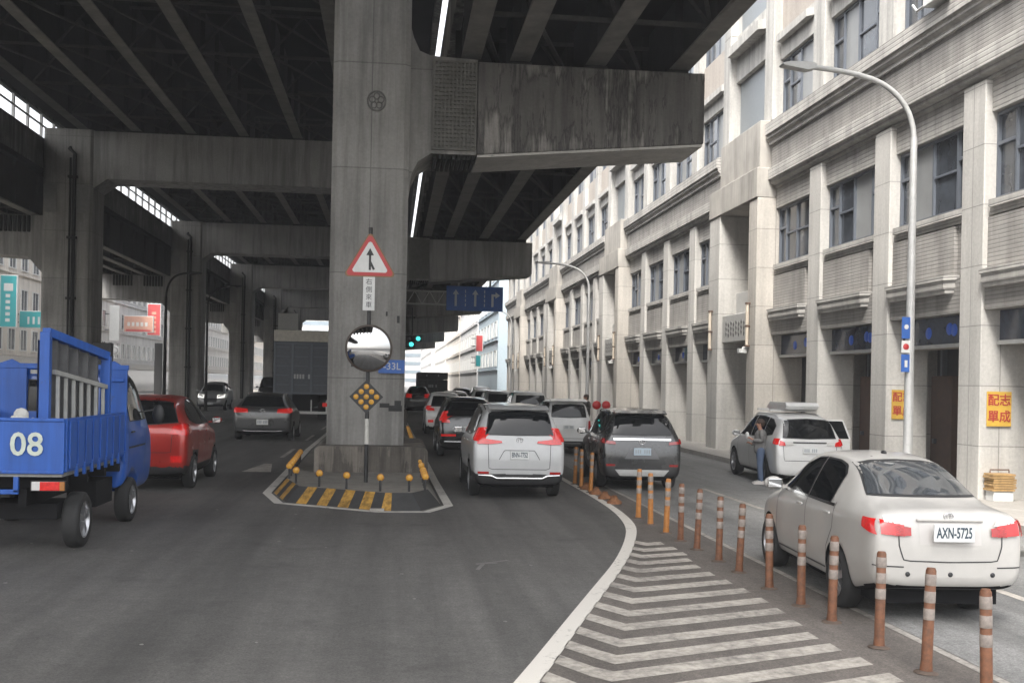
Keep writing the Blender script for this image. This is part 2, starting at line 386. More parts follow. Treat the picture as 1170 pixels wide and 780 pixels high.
mb.sheet([(-3.62, 27.0), (-2.9, 27.0), (-3.15, 29.6), (-3.35, 29.6)], .004)     # arrow head by the red hatchback
struct('road_marking', mb, M_hatchw)

# ------------------------------------------------------------------ pillar island with painted kerb
outer = [(-2.52, 22.0), (-2.1, 20.2), (-.2, 18.9), (.72, 18.95), (1.19, 20.0), (1.13, 25.0), (.95, 60), (-2.75, 60), (-2.75, 36)]
def inset(poly, d):
    n = len(poly); out = []
    for i in range(n):
        p0, p1, p2 = Vector(poly[i - 1]), Vector(poly[i]), Vector(poly[(i + 1) % n])
        e1 = (p1 - p0).normalized(); e2 = (p2 - p1).normalized()
        n1 = Vector((-e1.y, e1.x)); n2 = Vector((-e2.y, e2.x)); bis = (n1 + n2).normalized()
        out.append(tuple(p1 + bis * d / max(.4, bis.dot(n1))))
    return out
o_in = inset(outer, .17)
mb = MB(); n = len(outer)
mb.add([(p[0], p[1], .006) for p in outer] + [(p[0], p[1], .006) for p in o_in], [(i, (i + 1) % n, n + (i + 1) % n, n + i) for i in range(n)])
struct('road_marking', mb, road_paint('island_line_paint', (.52, .50, .46), .5))
isl = thing('traffic_island', 'raised traffic island with worn yellow and black striped front kerb round the big pillar', 'traffic island', (-.7, 21, 0))
foot = inset(outer, .22); top = inset(outer, .48)
mb = MB(); H_I = .3
mb.add([(p[0], p[1], 0) for p in foot] + [(p[0], p[1], H_I) for p in top], [(i, (i + 1) % n, n + (i + 1) % n, n + i) for i in range(n)])
mb.add([(p[0], p[1], H_I) for p in top], [tuple(range(n))])
obj('kerb_block', mb, concrete('island_concrete', (.22, .205, .18), .2, .3, 0, None, .3), isl)
mb = MB()                        # yellow and black stripes on the sloping front faces
def skirt_pt(i, t, h):
    A, B = Vector(foot[i]).lerp(Vector(foot[i + 1]), t), Vector(top[i]).lerp(Vector(top[i + 1]), t)
    q = A.lerp(B, h); nn = (A - B).normalized() * .004
    return (q.x + nn.x, q.y + nn.y, H_I * h + .004)
for i, N in ((0, 4), (1, 9), (2, 4), (3, 3)):
    for k in range(N):
        t0, t1 = k / N, (k + 1) / N
        col = 0 if (k + i) % 2 == 0 else 1
        if i >= 3 or (i == 2 and k > 1): col = 1
        s0 = .0; mb.add([skirt_pt(i, t0, .02), skirt_pt(i, t1, .02), skirt_pt(i, t1, .99), skirt_pt(i, t0, .99)], [(0, 1, 2, 3)], col)
obj('hazard_stripes', mb, [M_yel, M_stripek], isl)
mb = MB().box(-.33, -.08, 18.98, 19.08, .01, .06)
tag(obj('kerb_brick', mb, M_kerb, None, .01), 'pale loose brick lying against the painted island line', 'brick')
# amber reflector studs
def reflector(loc, lab):
    t = thing('reflector_post', lab, 'reflector', loc, 0, 'amber reflectors round the pillar island')
    m = MB(); m.tube([(0, 0, 0), (0, 0, .2)], .022, 8); obj('stub_post', m, M_blackp, t, world=False)
    m = MB(); m.lathe([(0, -.022), (.04, -.021), (.054, -.012), (.06, 0), (.055, .015), (0, .018)], (0, 0, .25), 'y', 16); obj('lens', m, M_amber, t, world=False)
    m = MB(); m.lathe([(.06, -.010), (.067, -.008), (.067, .016), (.055, .018)], (0, 0, .25), 'y', 16); obj('lens_rim', m, M_orangeb, t, world=False)
    return t
r0 = None
front = ['leftmost amber reflector of the front row on the striped island kerb', 'second amber reflector from the left on the front of the striped island kerb', 'amber reflector just left of the sign pole on the front kerb', 'amber reflector just right of the sign pole base on the front kerb', 'rightmost amber reflector on the front edge of the island']
pts = [(-1.78, 21.0), (-1.3, 20.4), (-.78, 20.0), (-.16, 19.65), (.36, 19.62)]
for p, lab in zip(pts, front):
    if r0 is None: r0 = reflector((p[0], p[1], H_I), lab)
    else: dup(r0, (p[0], p[1], H_I), None, lab)
side = [(.66, 19.9 + i * .45) for i in range(3)] + [(.66, 21.4 + i * 1.15) for i in range(18)]
for p in side: dup(r0, (p[0], p[1], H_I), None, 'amber reflector in the long line receding down the right edge of the island')
for i in range(8): dup(r0, (-2.0 - .02 * i, 22.0 + i * .62, H_I), None, 'amber reflector in the short dense line on the left edge of the island')

# ------------------------------------------------------------------ viaduct: pillars, portals, decks
ROWS = [24.3, 55.3, 86.3, 117.3, 148.3, 179.3]
def rounded(x0, x1, y0, y1, c):
    return [(x0 + c, y0), (x1 - c, y0), (x1, y0 + c), (x1, y1 - c), (x1 - c, y1), (x0 + c, y1), (x0, y1 - c), (x0, y0 + c)]
ORD = ['the nearest pillar carrying the road signs', 'second pillar row behind the blue direction sign', 'third row of pillars', 'fourth row of pillars', 'fifth row of pillars', 'farthest row of pillars']
for i, Y in enumerate(ROWS):
    lab = ['big concrete pillar with round mirror, dark streaked cantilever beam and carved emblem', 'second concrete pillar, its cantilever just above the blue direction sign', 'third concrete pillar down the road, behind the blue direction sign', 'fourth concrete pillar down the road, beam ending over the far traffic', 'fifth concrete pillar, far down the road', 'farthest concrete pillar in the hazy distance'][i]
    t = thing('viaduct_pillar', lab, 'pillar', (-.55, Y, 0), 0, 'viaduct pillars along the middle of the road')
    mb = MB(); mb.prism(rounded(-1.42, .3, Y, Y + 2.4, .12), 'z', .1, 14.4); obj('column', mb, M_pillar, t)
    mb = MB(); mb.prism([(-1.64, .1), (.85, .1), (.83, .78), (.74, .86), (-1.55, .86), (-1.63, .78)], 'y', Y - .62, Y + 3.2)
    obj('plinth', mb, concrete('plinth_concrete', (.27, .24, .205), .5, .3, .3) if 'plinth_concrete' not in MATS else MATS['plinth_concrete'], t, .03)
    # upper portal beam over the left roadway
    mb = MB(); z0 = 12.05
    pl = [(-14.9, z0 - .5), (-14.2, z0), (-2.4, z0), (-1.42, z0 - .6), (-1.42, 14.4), (-14.9, 14.4)]
    mb.prism(pl, 'y', Y + .15, Y + 2.2); obj('portal_beam', mb, M_beam, t, .04)
    # cantilever crosshead on the right, haunched out of the column
    z0, z1 = 7.5, 9.62
    mb = MB(); mb.prism([(.28, 6.4), (.36, 7.0), (.5, 7.3), (.8, z0), (1.83, z0), (1.83, z1 + .06), (.75, z1 + .1), (.5, z1 + .2), (.36, z1 + .5), (.28, 10.4)], 'y', Y + .3, Y + 2.1)
    obj('haunch', mb, M_pillar, t)
    mb = MB()
    v = [(1.83, Y + .22, z0), (7.15, Y + .22, z0 + .48), (7.15, Y + .22, z1), (1.83, Y + .22, z1), (1.83, Y + 2.1, z0), (7.15, Y + 2.1, z0 + .48), (7.15, Y + 2.1, z1), (1.83, Y + 2.1, z1)]
    mb.add(v, [(0, 1, 2, 3), (5, 4, 7, 6), (0, 4, 5, 1), (1, 5, 6, 2), (2, 6, 7, 3), (3, 7, 4, 0)])
    obj('crosshead', mb, M_grime if i == 0 else M_beam, t, .03)
    mb = MB(); mb.prism([(1.85, z0 - .06), (7.12, z0 + .42), (7.12, z0 + .475), (1.85, z0 - .005)], 'y', Y + .26, Y + 2.06); obj('soffit', mb, M_stone if i == 0 else M_pillar, t)
    # ribbed anchorage box between haunch and crosshead
    mb = MB()
    nx, nz = 11, 21
    for a_ in range(nx + 1): x = .84 + a_ * .95 / nx; mb.box(x - .016, x + .016, Y + .2, Y + .3, z0 + .1, z1 - .02)
    for a_ in range(nz + 1): z = z0 + .1 + a_ * (z1 - z0 - .14) / nz; mb.box(.83, 1.80, Y + .215, Y + .3, z - .016, z + .016)
    mb.box(.8, 1.8, Y + .26, Y + .3, z0 + .08, z1, 0)
    obj('anchorage_grille', mb, simple('anchorage_metal', (.15, .145, .13), .8, var=.3), t)
    mb = MB()
    for a_ in range(9): mb.box(.86 + a_ * .11, .92 + a_ * .11, Y + .4, Y + 1.9, z0 - .1, z0 + .0)
    obj('anchorage_fins', mb, M_steel, t)
    mb = MB()
    for x in (1.7, 2.85, 4.65, 6.6): mb.box(x - .28, x + .28, Y + .7, Y + 1.6, z1, z1 + .2)
    for x in (-13.0, -10.3, -7.7, -5.0, -2.35): mb.box(x - .3, x + .3, Y + .7, Y + 1.6, 14.4, 14.6)
    obj('bearings', mb, M_steel, t)
    if i == 0:
        e = MB(); cx, cz = -.45, 8.55
        e.tube([(cx + .2 * math.cos(k * PI / 12), Y - .01, cz + .22 * math.sin(k * PI / 12)) for k in range(25)], .02, 6, caps=False)
        for k in range(5):
            t_ = PI / 2 + k * 2 * PI / 5
            e.tube([(cx + .10 * math.cos(t_) + .065 * math.cos(q * PI / 6), Y - .005, cz + .11 * math.sin(t_) + .07 * math.sin(q * PI / 6)) for q in range(13)], .014, 5, caps=False)
        obj('carved_emblem', e, concrete('emblem_stone', (.17, .165, .155)), t)
        e = MB()
        for (x, z, w, h) in [(-.95, 2.75, .05, .3), (-.9, 2.6, .1, .05), (.1, 3.6, .06, .16), (-.15, 3.75, .04, .1), (-.02, 2.6, .25, .05), (-.25, 1.70, .22, .10), (-.05, 1.62, .3, .13), (.08, 1.74, .15, .12)]:
            e.box(x, x + w, Y - .004, Y + .01, z, z + h)
        obj('patch_marks', e, M_stripek, t)
    # left pylon
    lab = ['tall grey pylon at the left with a drainpipe up its front, behind the blue truck', 'second left pylon, above the roof of the red hatchback', 'third left pylon, beside the distant silver car', 'fourth left pylon under the deck', 'fifth left pylon under the deck', 'farthest left pylon under the deck']
    if i == 0: Lb = 'nearest left pylon outside the photo edge'
    if i >= 1:
        t = thing('viaduct_pylon', lab[i - 1], 'pylon', (-16.1, Y, 0), 0, 'left row of viaduct pylons')
        mb = MB(); mb.prism(rounded(-17.3, -14.9, Y + .1, Y + 2.4, .15), 'z', 0, 14.45); obj('column', mb, M_pillar, t)
        mb = MB(); mb.prism([(-17.3, 7.3), (-18, 8.1), (-22.9, 8.3), (-22.9, 10.15), (-17.3, 10.15)], 'y', Y + .3, Y + 2.1); obj('outer_crosshead', mb, M_beam, t, .03)
        mb = MB(); mb.tube([(-15.75, Y, .1), (-15.75, Y, 13.2), (-16.0, Y, 13.45), (-16.0, Y + .3, 13.6)], .09, 10)
        mb.tube([(-15.95, Y, .1), (-15.95, Y, 13.0)], .05, 8)
        for z in (3, 6, 9, 12): mb.box(-16.05, -15.6, Y - .12, Y + .1, z, z + .12)
        obj('drainpipe', mb, M_steel, t)
        for x in (-16.9, -15.4): obj('access_panel', MB().box(x - .3, x + .3, Y + .05, Y + .1, 10.3, 11.7), simple('access_panel_grey', (.18, .178, .17), .7, var=.2), t)
        mb = MB()
        for k in range(7): mb.box(-19.3 + k * .22, -19.2 + k * .22, Y + .1, Y + .28, 9.3, 10.1)
        for k in range(7): mb.box(-21.6 + k * .22, -21.5 + k * .22, Y + .1, Y + .28, 9.3, 10.1)
        obj('beam_louvres', mb, M_steel, t)
def girder(mb, x, y0, y1, zb, h, fw=.46):
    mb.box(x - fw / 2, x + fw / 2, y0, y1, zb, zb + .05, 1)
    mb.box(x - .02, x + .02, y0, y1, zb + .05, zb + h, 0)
    y = y0 + 3
    while y < y1: mb.box(x - fw / 2 + .03, x + fw / 2 - .03, y, y + .03, zb + .05, zb + h - .01, 0); y += 3.4
Y0, Y1 = -25, 215
def deck(name, lab, slab, girders, zb, gh, parapets, loc, Y0=-25):
    t = thing(name, lab, 'viaduct deck', loc)
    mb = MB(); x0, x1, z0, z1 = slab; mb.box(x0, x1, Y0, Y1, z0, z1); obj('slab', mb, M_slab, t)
    for x in girders:
        mb = MB(); girder(mb, x, Y0, Y1, zb, gh)
        # splice plates near each support
        for yy in ROWS: mb.box(x - .2, x + .2, yy - 4.4, yy - 3.2, zb - .02, zb - .002, 1)
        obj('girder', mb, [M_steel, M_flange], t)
    mb = MB(); gs = sorted(girders)
    y = Y0 + 2
    while y < Y1 - 7:
        for a_, b_ in zip(gs, gs[1:]):
            m_ = (a_ + b_) / 2
            mb.bar((a_, y, zb + gh * .8), (b_, y, zb + gh * .8), .09, .09); mb.bar((a_, y, zb + .25), (b_, y, zb + .25), .09, .09)
            mb.bar((a_, y, zb + .25), (m_, y, zb + gh * .8), .07, .07); mb.bar((b_, y, zb + .25), (m_, y, zb + gh * .8), .07, .07)
            mb.bar((a_, y, zb + .3), (m_, y + 2.8, zb + .3), .09, .07); mb.bar((b_, y + 5.6, zb + .3), (m_, y + 2.8, zb + .3), .09, .07)
        y += 5.6
    obj('cross_bracing', mb, M_brace, t)
    for (px0, px1, pz0, pz1) in parapets:
        mb = MB(); y = Y0
        while y < Y1:
            mb.box(px0, px1, y + .015, min(y + 5.985, Y1), pz0, pz1); y += 6
        obj('parapet', mb, M_parapet, t, .02)
    return t
def railing(t, x, z0, z1, ya, yb):
    mb = MB(); y = ya
    while y < yb: mb.box(x - .06, x + .06, y, y + .14, z0, z1); y += 2.0
    for z in (z0 + (z1 - z0) * .5, z1 - .06): mb.box(x - .04, x + .04, ya, yb, z, z + .07)
    obj('railing', mb, M_galv, t)
deck('upper_deck', 'wide dark underside of the upper viaduct over the left roadway', (-19.7, 1.62, 16.9, 17.25), (-15.6, -13.0, -10.3, -7.7, -5.0, -2.35, .1), 14.6, 2.3, [(-19.8, -19.5, 16.75, 18.2), (1.37, 1.65, 16.7, 18.2)], (-8, 24, 14.6), -4)
deck('ramp_deck', 'dark underside of the lower ramp carried on the right cantilever beams', (1.45, 7.9, 11.65, 11.95), (1.7, 2.85, 4.65, 6.68), 9.82, 1.83, [(1.38, 1.63, 11.5, 13.0), (7.75, 8.0, 11.5, 13.0)], (4.5, 24, 9.8), 15)
_lr = deck('ramp_deck', 'lower ramp with stained parapet outside the left pylons', (-22.9, -17.55, 12.35, 12.6), (-17.9, -19.4, -20.9, -22.4), 10.2, 2.15, [(-17.75, -17.5, 12.6, 14.1), (-23.1, -22.8, 12.2, 14.1)], (-21, 24, 10.2))
railing(_lr, -17.62, 14.1, 15.3, -20, 200)

# ------------------------------------------------------------------ the stone building on the right
BX, BY = 11.8, 11.95
bld = thing('stone_office_building', 'long pale stone building with ribbed brick bands and tall window bays', 'building', (BX, BY, 0))
def winmesh(w, h, kind):
    """window in the plane X=0, Y from 0 (near) to w (far), Z from 0 to h; frame and pane meshes"""
    f = MB(); t = .06
    cuts = [0, .2, .52, .80, 1.0] if kind != 2 else [0, .26, .54, .78, 1.0]
    light = {0: (2,), 1: (1,), 2: (0, 2), 3: ()}[kind]
    f.box(0, .12, 0, w, 0, t); f.box(0, .12, 0, w, h - t, h)
    for c in cuts: y = c * w; y = min(max(y, t / 2), w - t / 2); f.box(-.003, .12, y - t / 2, y + t / 2, t, h - t)
    p = MB()
    for k in range(4):
        y0, y1 = cuts[k] * w + .03, cuts[k + 1] * w - .03
        if k in (0, 3): f.box(.002, .1, y0, y1, h * .62, h * .62 + .07)
        elif k not in light: f.box(.004, .1, y0, y1, h * .5, h * .5 + .05)
        p.box(.07 if k in (0, 3) else .055, .09, y0, y1, .05, h - .05, 1 if k in light else 0)
    return f, p
wcache = {}
WCOUNT = [0]
def window(y0, y1, z0, z1, X):
    WCOUNT[0] += 1
    kind = random.choice([0, 0, 1, 2, 3, 0]); w = round(y1 - y0, 2); h = round(z1 - z0, 2); key = (w, h, kind)
    if key not in wcache:
        f, p = winmesh(w, h, kind)
        fo = obj('window', f, M_wframe, None, world=False); po = obj('pane', p, [M_wglass, M_wlight], fo, world=False)
        wcache[key] = (fo, po)
    else:
        f0, p0 = wcache[key]; fo = f0.copy(); C.objects.link(fo); po = p0.copy(); C.objects.link(po); po.parent = fo
    fo.parent = bld; fo.location = (X - BX, y0 - BY, z0)
def prof_band(mb, prof, y0, y1, m=0):   # prof: list of (X, z) closed; extruded along Y
    mb.prism([(p[0], p[1]) for p in prof], 'y', y0, y1, m)
NMOD = 5
tower_start = [BY + i * 20.85 for i in range(NMOD)]
Yend = 111.0
def bay(y0, y1):
    # y0..y1 = clear width between columns
    window(y0, y1, 6.2, 7.95, 12.06)
    mb = MB()
    mb.box(11.98, 12.5, y0, y1, 4.72, 5.86, 0)                    # ribbed brick spandrel
    mb.box(11.9, 12.5, y0 + .45, y1 - .0, 4.76, 5.84, 0)
    mb.box(11.86, 12.5, y0, y1, 3.98, 4.72, 0)
    obj('spandrel', mb, M_brick, bld)
    mb = MB()
    mb.box(11.93, 12.5, y0, y1, 5.88, 6.02, 0); mb.box(11.84, 12.4, y0, y1 - .1, 6.02, 6.17, 0)
    mb.prism([(11.70, y0 + .5), (11.70, y1 - .12), (11.9, y1 - .02), (11.9, y0 + .25)], 'z', 4.5, 4.68)
    mb.prism([(11.73, y0 + .5), (11.73, y1 - .16), (11.9, y1 - .06), (11.9, y0 + .3)], 'z', 4.4, 4.5)
    mb.prism([(11.67, y0 + .45), (11.67, y1 - .08), (11.9, y1), (11.9, y0 + .2)], 'z', 4.682, 4.78)
    obj('sill', mb, M_ledge, bld)
    mb = MB(); mb.box(11.95, 12.5, y0, y1, 7.97, 8.62); obj('lintel', mb, M_ledge, bld)
    mb = MB(); mb.box(12.2, 12.24, y0, y1, 3.36, 3.97, 0); mb.box(12.14, 12.3, y0, y1, 3.28, 3.36, 1)
    obj('fascia_glass', mb, [M_fascia, M_galv], bld)
    mb = MB()
    for q in (.28, .34, .62):
        yy = y0 + (y1 - y0) * q; mb.lathe([(0, 12.185), (.13, 12.187), (.14, 12.2)], (0, yy, 3.62 + .05 * (q * 10 % 2)), 'x', 12)
    obj('blue_emblem', mb, M_fblue, bld)
def upper_bay(y0, y1, z):
    window(y0, y1, z + .02, z + 1.98, 12.1)
    mb = MB(); mb.box(12.0, 12.5, y0, y1, z + 2.0, z + 2.9, 0); obj('lintel', mb, M_white, bld)
    mb = MB(); mb.prism([(11.80, y0 + .5), (11.80, y1 - .15), (12.02, y1 - .05), (12.02, y0 + .25)], 'z', z + 2.5, z + 2.72); obj('hood', mb, M_white, bld)
    mb = MB(); mb.box(12.04, 12.5, y0, y1, z + 2.92, z + 4.15, 0); obj('spandrel', mb, M_beige, bld)
M_door = simple('brown_door', (.13, .075, .05), .55, var=.25)
for ti, ty in enumerate(tower_start + [tower_start[-1] + 20.85]):
    if ty > Yend: break
    # ---- tower
    te = ty + 5.1
    mb = MB()
    mb.box(11.34, 12.9, ty, ty + .8, 0.1, 8.3); obj('tower_pier', mb, M_stonew, bld, .02)
    mb = MB(); mb.box(11.34, 12.9, te - 1.2, te, 0.1, 8.3); obj('tower_pier', mb, M_stone, bld, .02)
    mb = MB(); mb.box(11.3, 12.9, ty + .003, te - .003, 8.31, 9.25); mb.box(11.42, 12.9, ty + .1, te - .9, 9.25, 10.75)
    obj('tower_head', mb, ribbed('vertical_rib_stone', (.5, .47, .425), 3.0, .8, .36) if 'vertical_rib_stone' not in MATS else MATS['vertical_rib_stone'], bld, .02)
    mb = MB(); mb.box(12.55, 12.65, ty + .8, te - 1.2, 4.85, 8.3); mb.box(12.5, 12.6, ty + 2.4, ty + 2.5, 4.9, 8.3); obj('recess_glazing', mb, M_wgrey, bld)
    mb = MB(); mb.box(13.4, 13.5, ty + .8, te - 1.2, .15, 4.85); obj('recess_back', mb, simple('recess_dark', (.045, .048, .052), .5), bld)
    mb = MB(); mb.box(12.3, 12.75, ty + 1.35, ty + 1.7, .15, 3.9); obj('recess_post', mb, M_stone, bld)
    # perforated box sign over the doorway
    mb = MB(); mb.box(11.45, 12.6, ty + .85, te - 1.35, 3.85, 4.78, 0); mb.box(11.75, 12.6, ty + .9, te - 1.9, 4.79, 5.55, 0)
    obj('canopy_box', mb, simple('canopy_grey', (.42, .41, .39), .6, var=.12), bld, .02)
    mb = MB()
    for k in range(9):
        for r_ in range(3):
            yy = ty + 1.15 + k * .27; zz = 4.5 - r_ * .17 - .05 * (k % 2)
            mb.prism([(yy - .07, zz), (yy, zz - .1), (yy + .07, zz), (yy, zz + .08)], 'x', 11.437, 11.46)
    obj('perforation', mb, simple('perforation_dark', (.12, .115, .11), .7), bld)
    mb = MB()
    for yy in (ty + .55, te - .5):
        mb.tube([(11.26, yy, 3.65), (11.26, yy, 4.25)], .055, 10); mb.tube([(11.26, yy, 4.32), (11.26, yy, 4.98)], .055, 10)
        for z in (3.62, 4.25, 4.98): mb.box(11.2, 11.35, yy - .065, yy + .065, z, z + .05, 1)
    obj('wall_light', mb, [simple('wall_light_cream', (.6, .52, .42), .4), M_door], bld)
    mb = MB(); mb.box(11.05, 11.3, ty + .62, ty + .85, 3.42, 3.56); mb.tube([(11.34, ty + .7, 3.6), (11.2, ty + .7, 3.6), (11.15, ty + .7, 3.5)], .03, 8); obj('flood_light', mb, M_signw, bld, .02)
    # tower above
    for z in (10.75, 14.75, 18.75):
        for q0 in (ty, te - .75): obj('tower_pier', MB().box(11.75, 12.6, q0, q0 + .75, z, z + 4), M_white, bld, .02)
        mb = MB(); mb.box(12.15, 12.5, ty + .75, te - .75, z, z + 2.35); mb.box(12.12, 12.2, ty + 1.8, ty + 1.85, z, z + 2.35); obj('tower_glazing', mb, M_wgrey, bld)
        mb = MB(); mb.box(11.98, 12.5, ty + .75, te - .75, z + 2.35, z + 4); mb.prism([(11.6, ty + 1.1), (11.6, te - .85), (12.0, te - .76), (12.0, ty + .85)], 'z', z + 3.2, z + 3.5)
        obj('tower_hood', mb, M_white, bld)
    # ---- bays between this tower and the next
    cols = [te - .0] + [ty + c for c in (9.0, 13.15, 17.35)] + [ty + 20.85]
    cols = [c for c in cols if c < Yend - .2 or c == te]
    edges = []
    prev = te
    for c in (9.0, 13.15, 17.35):
        yc = ty + c
        if yc > Yend: break
        mb = MB(); mb.box(11.8, 12.85, yc - .425, yc + .425, .1, 8.62); obj('column', mb, M_stone, bld, .02)
        edges.append((prev, yc - .425)); prev = yc + .425
        for z in (10.65, 14.65, 18.65):
            mb = MB(); mb.box(11.82, 12.5, yc - .4, yc + .4, z, z + 4.0 - .01); obj('upper_column', mb, M_white, bld, .02)
    nxt = ty + 20.85
    if prev < Yend: edges.append((prev, min(nxt, Yend)))
    for (y0, y1) in edges:
        if y1 - y0 < 1: continue
        bay(y0, y1)
        for z in (10.65, 14.65) + ((18.65,) if ti in (2, 3) else ()): upper_bay(y0, y1, z)
    # ---- bands over these bays
    s, e_ = te, min(nxt, Yend)
    mb = MB(); prof_band(mb, [(11.9, 8.62), (11.9, 8.70), (11.74, 8.74), (11.74, 8.84), (11.66, 8.86), (11.66, 9.2), (11.72, 9.24), (12.5, 9.24), (12.5, 8.62)], s, e_)
    prof_band(mb, [(11.68, 9.95), (11.68, 10.05), (11.6, 10.12), (11.6, 10.2), (11.54, 10.24), (11.54, 10.58), (11.7, 10.64), (12.5, 10.64), (12.5, 9.95)], s, e_)
    obj('cornice', mb, M_ledge, bld)
    mb = MB(); mb.box(11.76, 12.5, s, e_, 9.242, 9.948); obj('brick_band', mb, M_brick, bld)
    # ---- shopfronts at the back of the arcade
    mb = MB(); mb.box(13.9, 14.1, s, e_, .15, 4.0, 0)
    for (y0, y1) in edges:
        w = y1 - y0
        if w < 1: continue
        mb.box(13.55, 13.9, y0 + .68, y0 + 1.28, .15, 4.0, 1)
        mb.box(13.7, 13.88, max(s, y0 - .45), y0 + .58, .15, 2.7, 2)
        mb.box(13.62, 13.8, y0 + .28, y0 + .36, 1.0, 1.12, 3)
        mb.box(13.72, 13.86, y0 + .1, y0 + .2, .15, 4, 3)
        mb.box(13.6, 13.9, y0 + 2.0, y0 + 2.12, .15, 3.2, 3)
        mb.box(13.6, 13.9, y0 + 1.5, y0 + 1.58, .15, 3.2, 3)
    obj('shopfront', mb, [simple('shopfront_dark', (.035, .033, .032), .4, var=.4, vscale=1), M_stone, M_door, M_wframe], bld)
mb = MB(); mb.box(12.46, 13.0, BY, Yend, 3.97, 22.6); mb.box(12.5, 30, BY, Yend, 22.6, 23.0); mb.box(12.9, 14.1, BY, Yend, 3.9, 3.97); mb.box(29.5, 30, BY, Yend, 0, 22.6); mb.box(11.9, 30, Yend - .2, Yend, .1, 22.6); mb.box(13, 30, BY + .0, BY + .2, .1, 22.6); mb.box(12.5, 13, BY, Yend, 3.3, 3.96)
obj('wall', mb, M_beige, bld)
mb = MB(); mb.box(11.6, 12.6, BY, Yend, 22.62, 23.6); obj('roof_parapet', mb, M_white, bld)

# ------------------------------------------------------------------ vehicles (local axes: x forward, y left, z up)
def interp(st, x):
    st = sorted(st)
    for a, b in zip(st, st[1:]):
        if a[0] <= x <= b[0]:
            w = (x - a[0]) / max(1e-6, b[0] - a[0]); return [p + (q - p) * w for p, q in zip(a, b)]
    return list(st[0] if x < st[0][0] else st[-1])
def body_mesh(st, wells, r_well, subs=2):
    """st: (x, z_bottom, z_shoulder, z_top, half_width, half_width_top)"""
    st = sorted(st); v = []; f = []; NR = 16
    for (x, zb, zs, zt, w, wt) in st:
        p6z = max(zt - .085, zs + (zt - zs) * .55)
        half = [(0, zb), (.78 * w, zb), (.95 * w, zb + .05), (1.0 * w, zb + .36 * (zs - zb)), (.995 * w, zs - .08), (.965 * w, zs), (wt, p6z), (.8 * wt, max(zt - .015, p6z + .002)), (0, zt)]
        ring = half + [(-a, b) for a, b in half[-2:0:-1]]
        v += [(x, a, b) for a, b in ring]
    n = 16
    for i in range(len(st) - 1):
        for k in range(n): f.append((i * n + k, i * n + (k + 1) % n, (i + 1) * n + (k + 1) % n, (i + 1) * n + k))
    for o in (0, (len(st) - 1) * n):
        for k in range(1, 7): f.append((o + k, o + k + 1, o + 15 - k, o + 16 - k))
        f.append((o, o + 1, o + 15)); f.append((o + 7, o + 8, o + 9))
    me = bpy.data.meshes.new('t'); me.from_pydata(v, [], f)
    bm = bmesh.new(); bm.from_mesh(me); bmesh.ops.recalc_face_normals(bm, faces=bm.faces); bm.to_mesh(me); bm.free()
    t = bpy.data.objects.new('t', me); C.objects.link(t)
    s = t.modifiers.new('s', 'SUBSURF'); s.levels = subs; s.render_levels = subs
    dg = bpy.context.evaluated_depsgraph_get(); m1 = bpy.data.meshes.new_from_object(t.evaluated_get(dg))
    bm = bmesh.new(); bm.from_mesh(m1); bvh = BVHTree.FromBMesh(bm); bm.free()
    t.modifiers.clear(); t.data = m1
    cut = []
    for x in wells:
        mb = MB(); mb.lathe([(0, -1.2), (r_well, -1.2), (r_well, 1.2), (0, 1.2)], (x, 0, .33), 'y', 40, smooth=False)
        c = bpy.data.meshes.new('c'); c.from_pydata(mb.v, [], mb.f)
        bm = bmesh.new(); bm.from_mesh(c); bmesh.ops.remove_doubles(bm, verts=bm.verts, dist=1e-5); bmesh.ops.recalc_face_normals(bm, faces=bm.faces); bm.to_mesh(c); bm.free()
        co = bpy.data.objects.new('c', c); C.objects.link(co); cut.append(co)
        b = t.modifiers.new('b', 'BOOLEAN'); b.operation = 'DIFFERENCE'; b.object = co; b.solver = 'EXACT'
    bpy.context.view_layer.update()
    dg = bpy.context.evaluated_depsgraph_get(); m2 = bpy.data.meshes.new_from_object(t.evaluated_get(dg))
    bpy.data.objects.remove(t)
    for c in cut: bpy.data.objects.remove(c)
    return m2, bvh
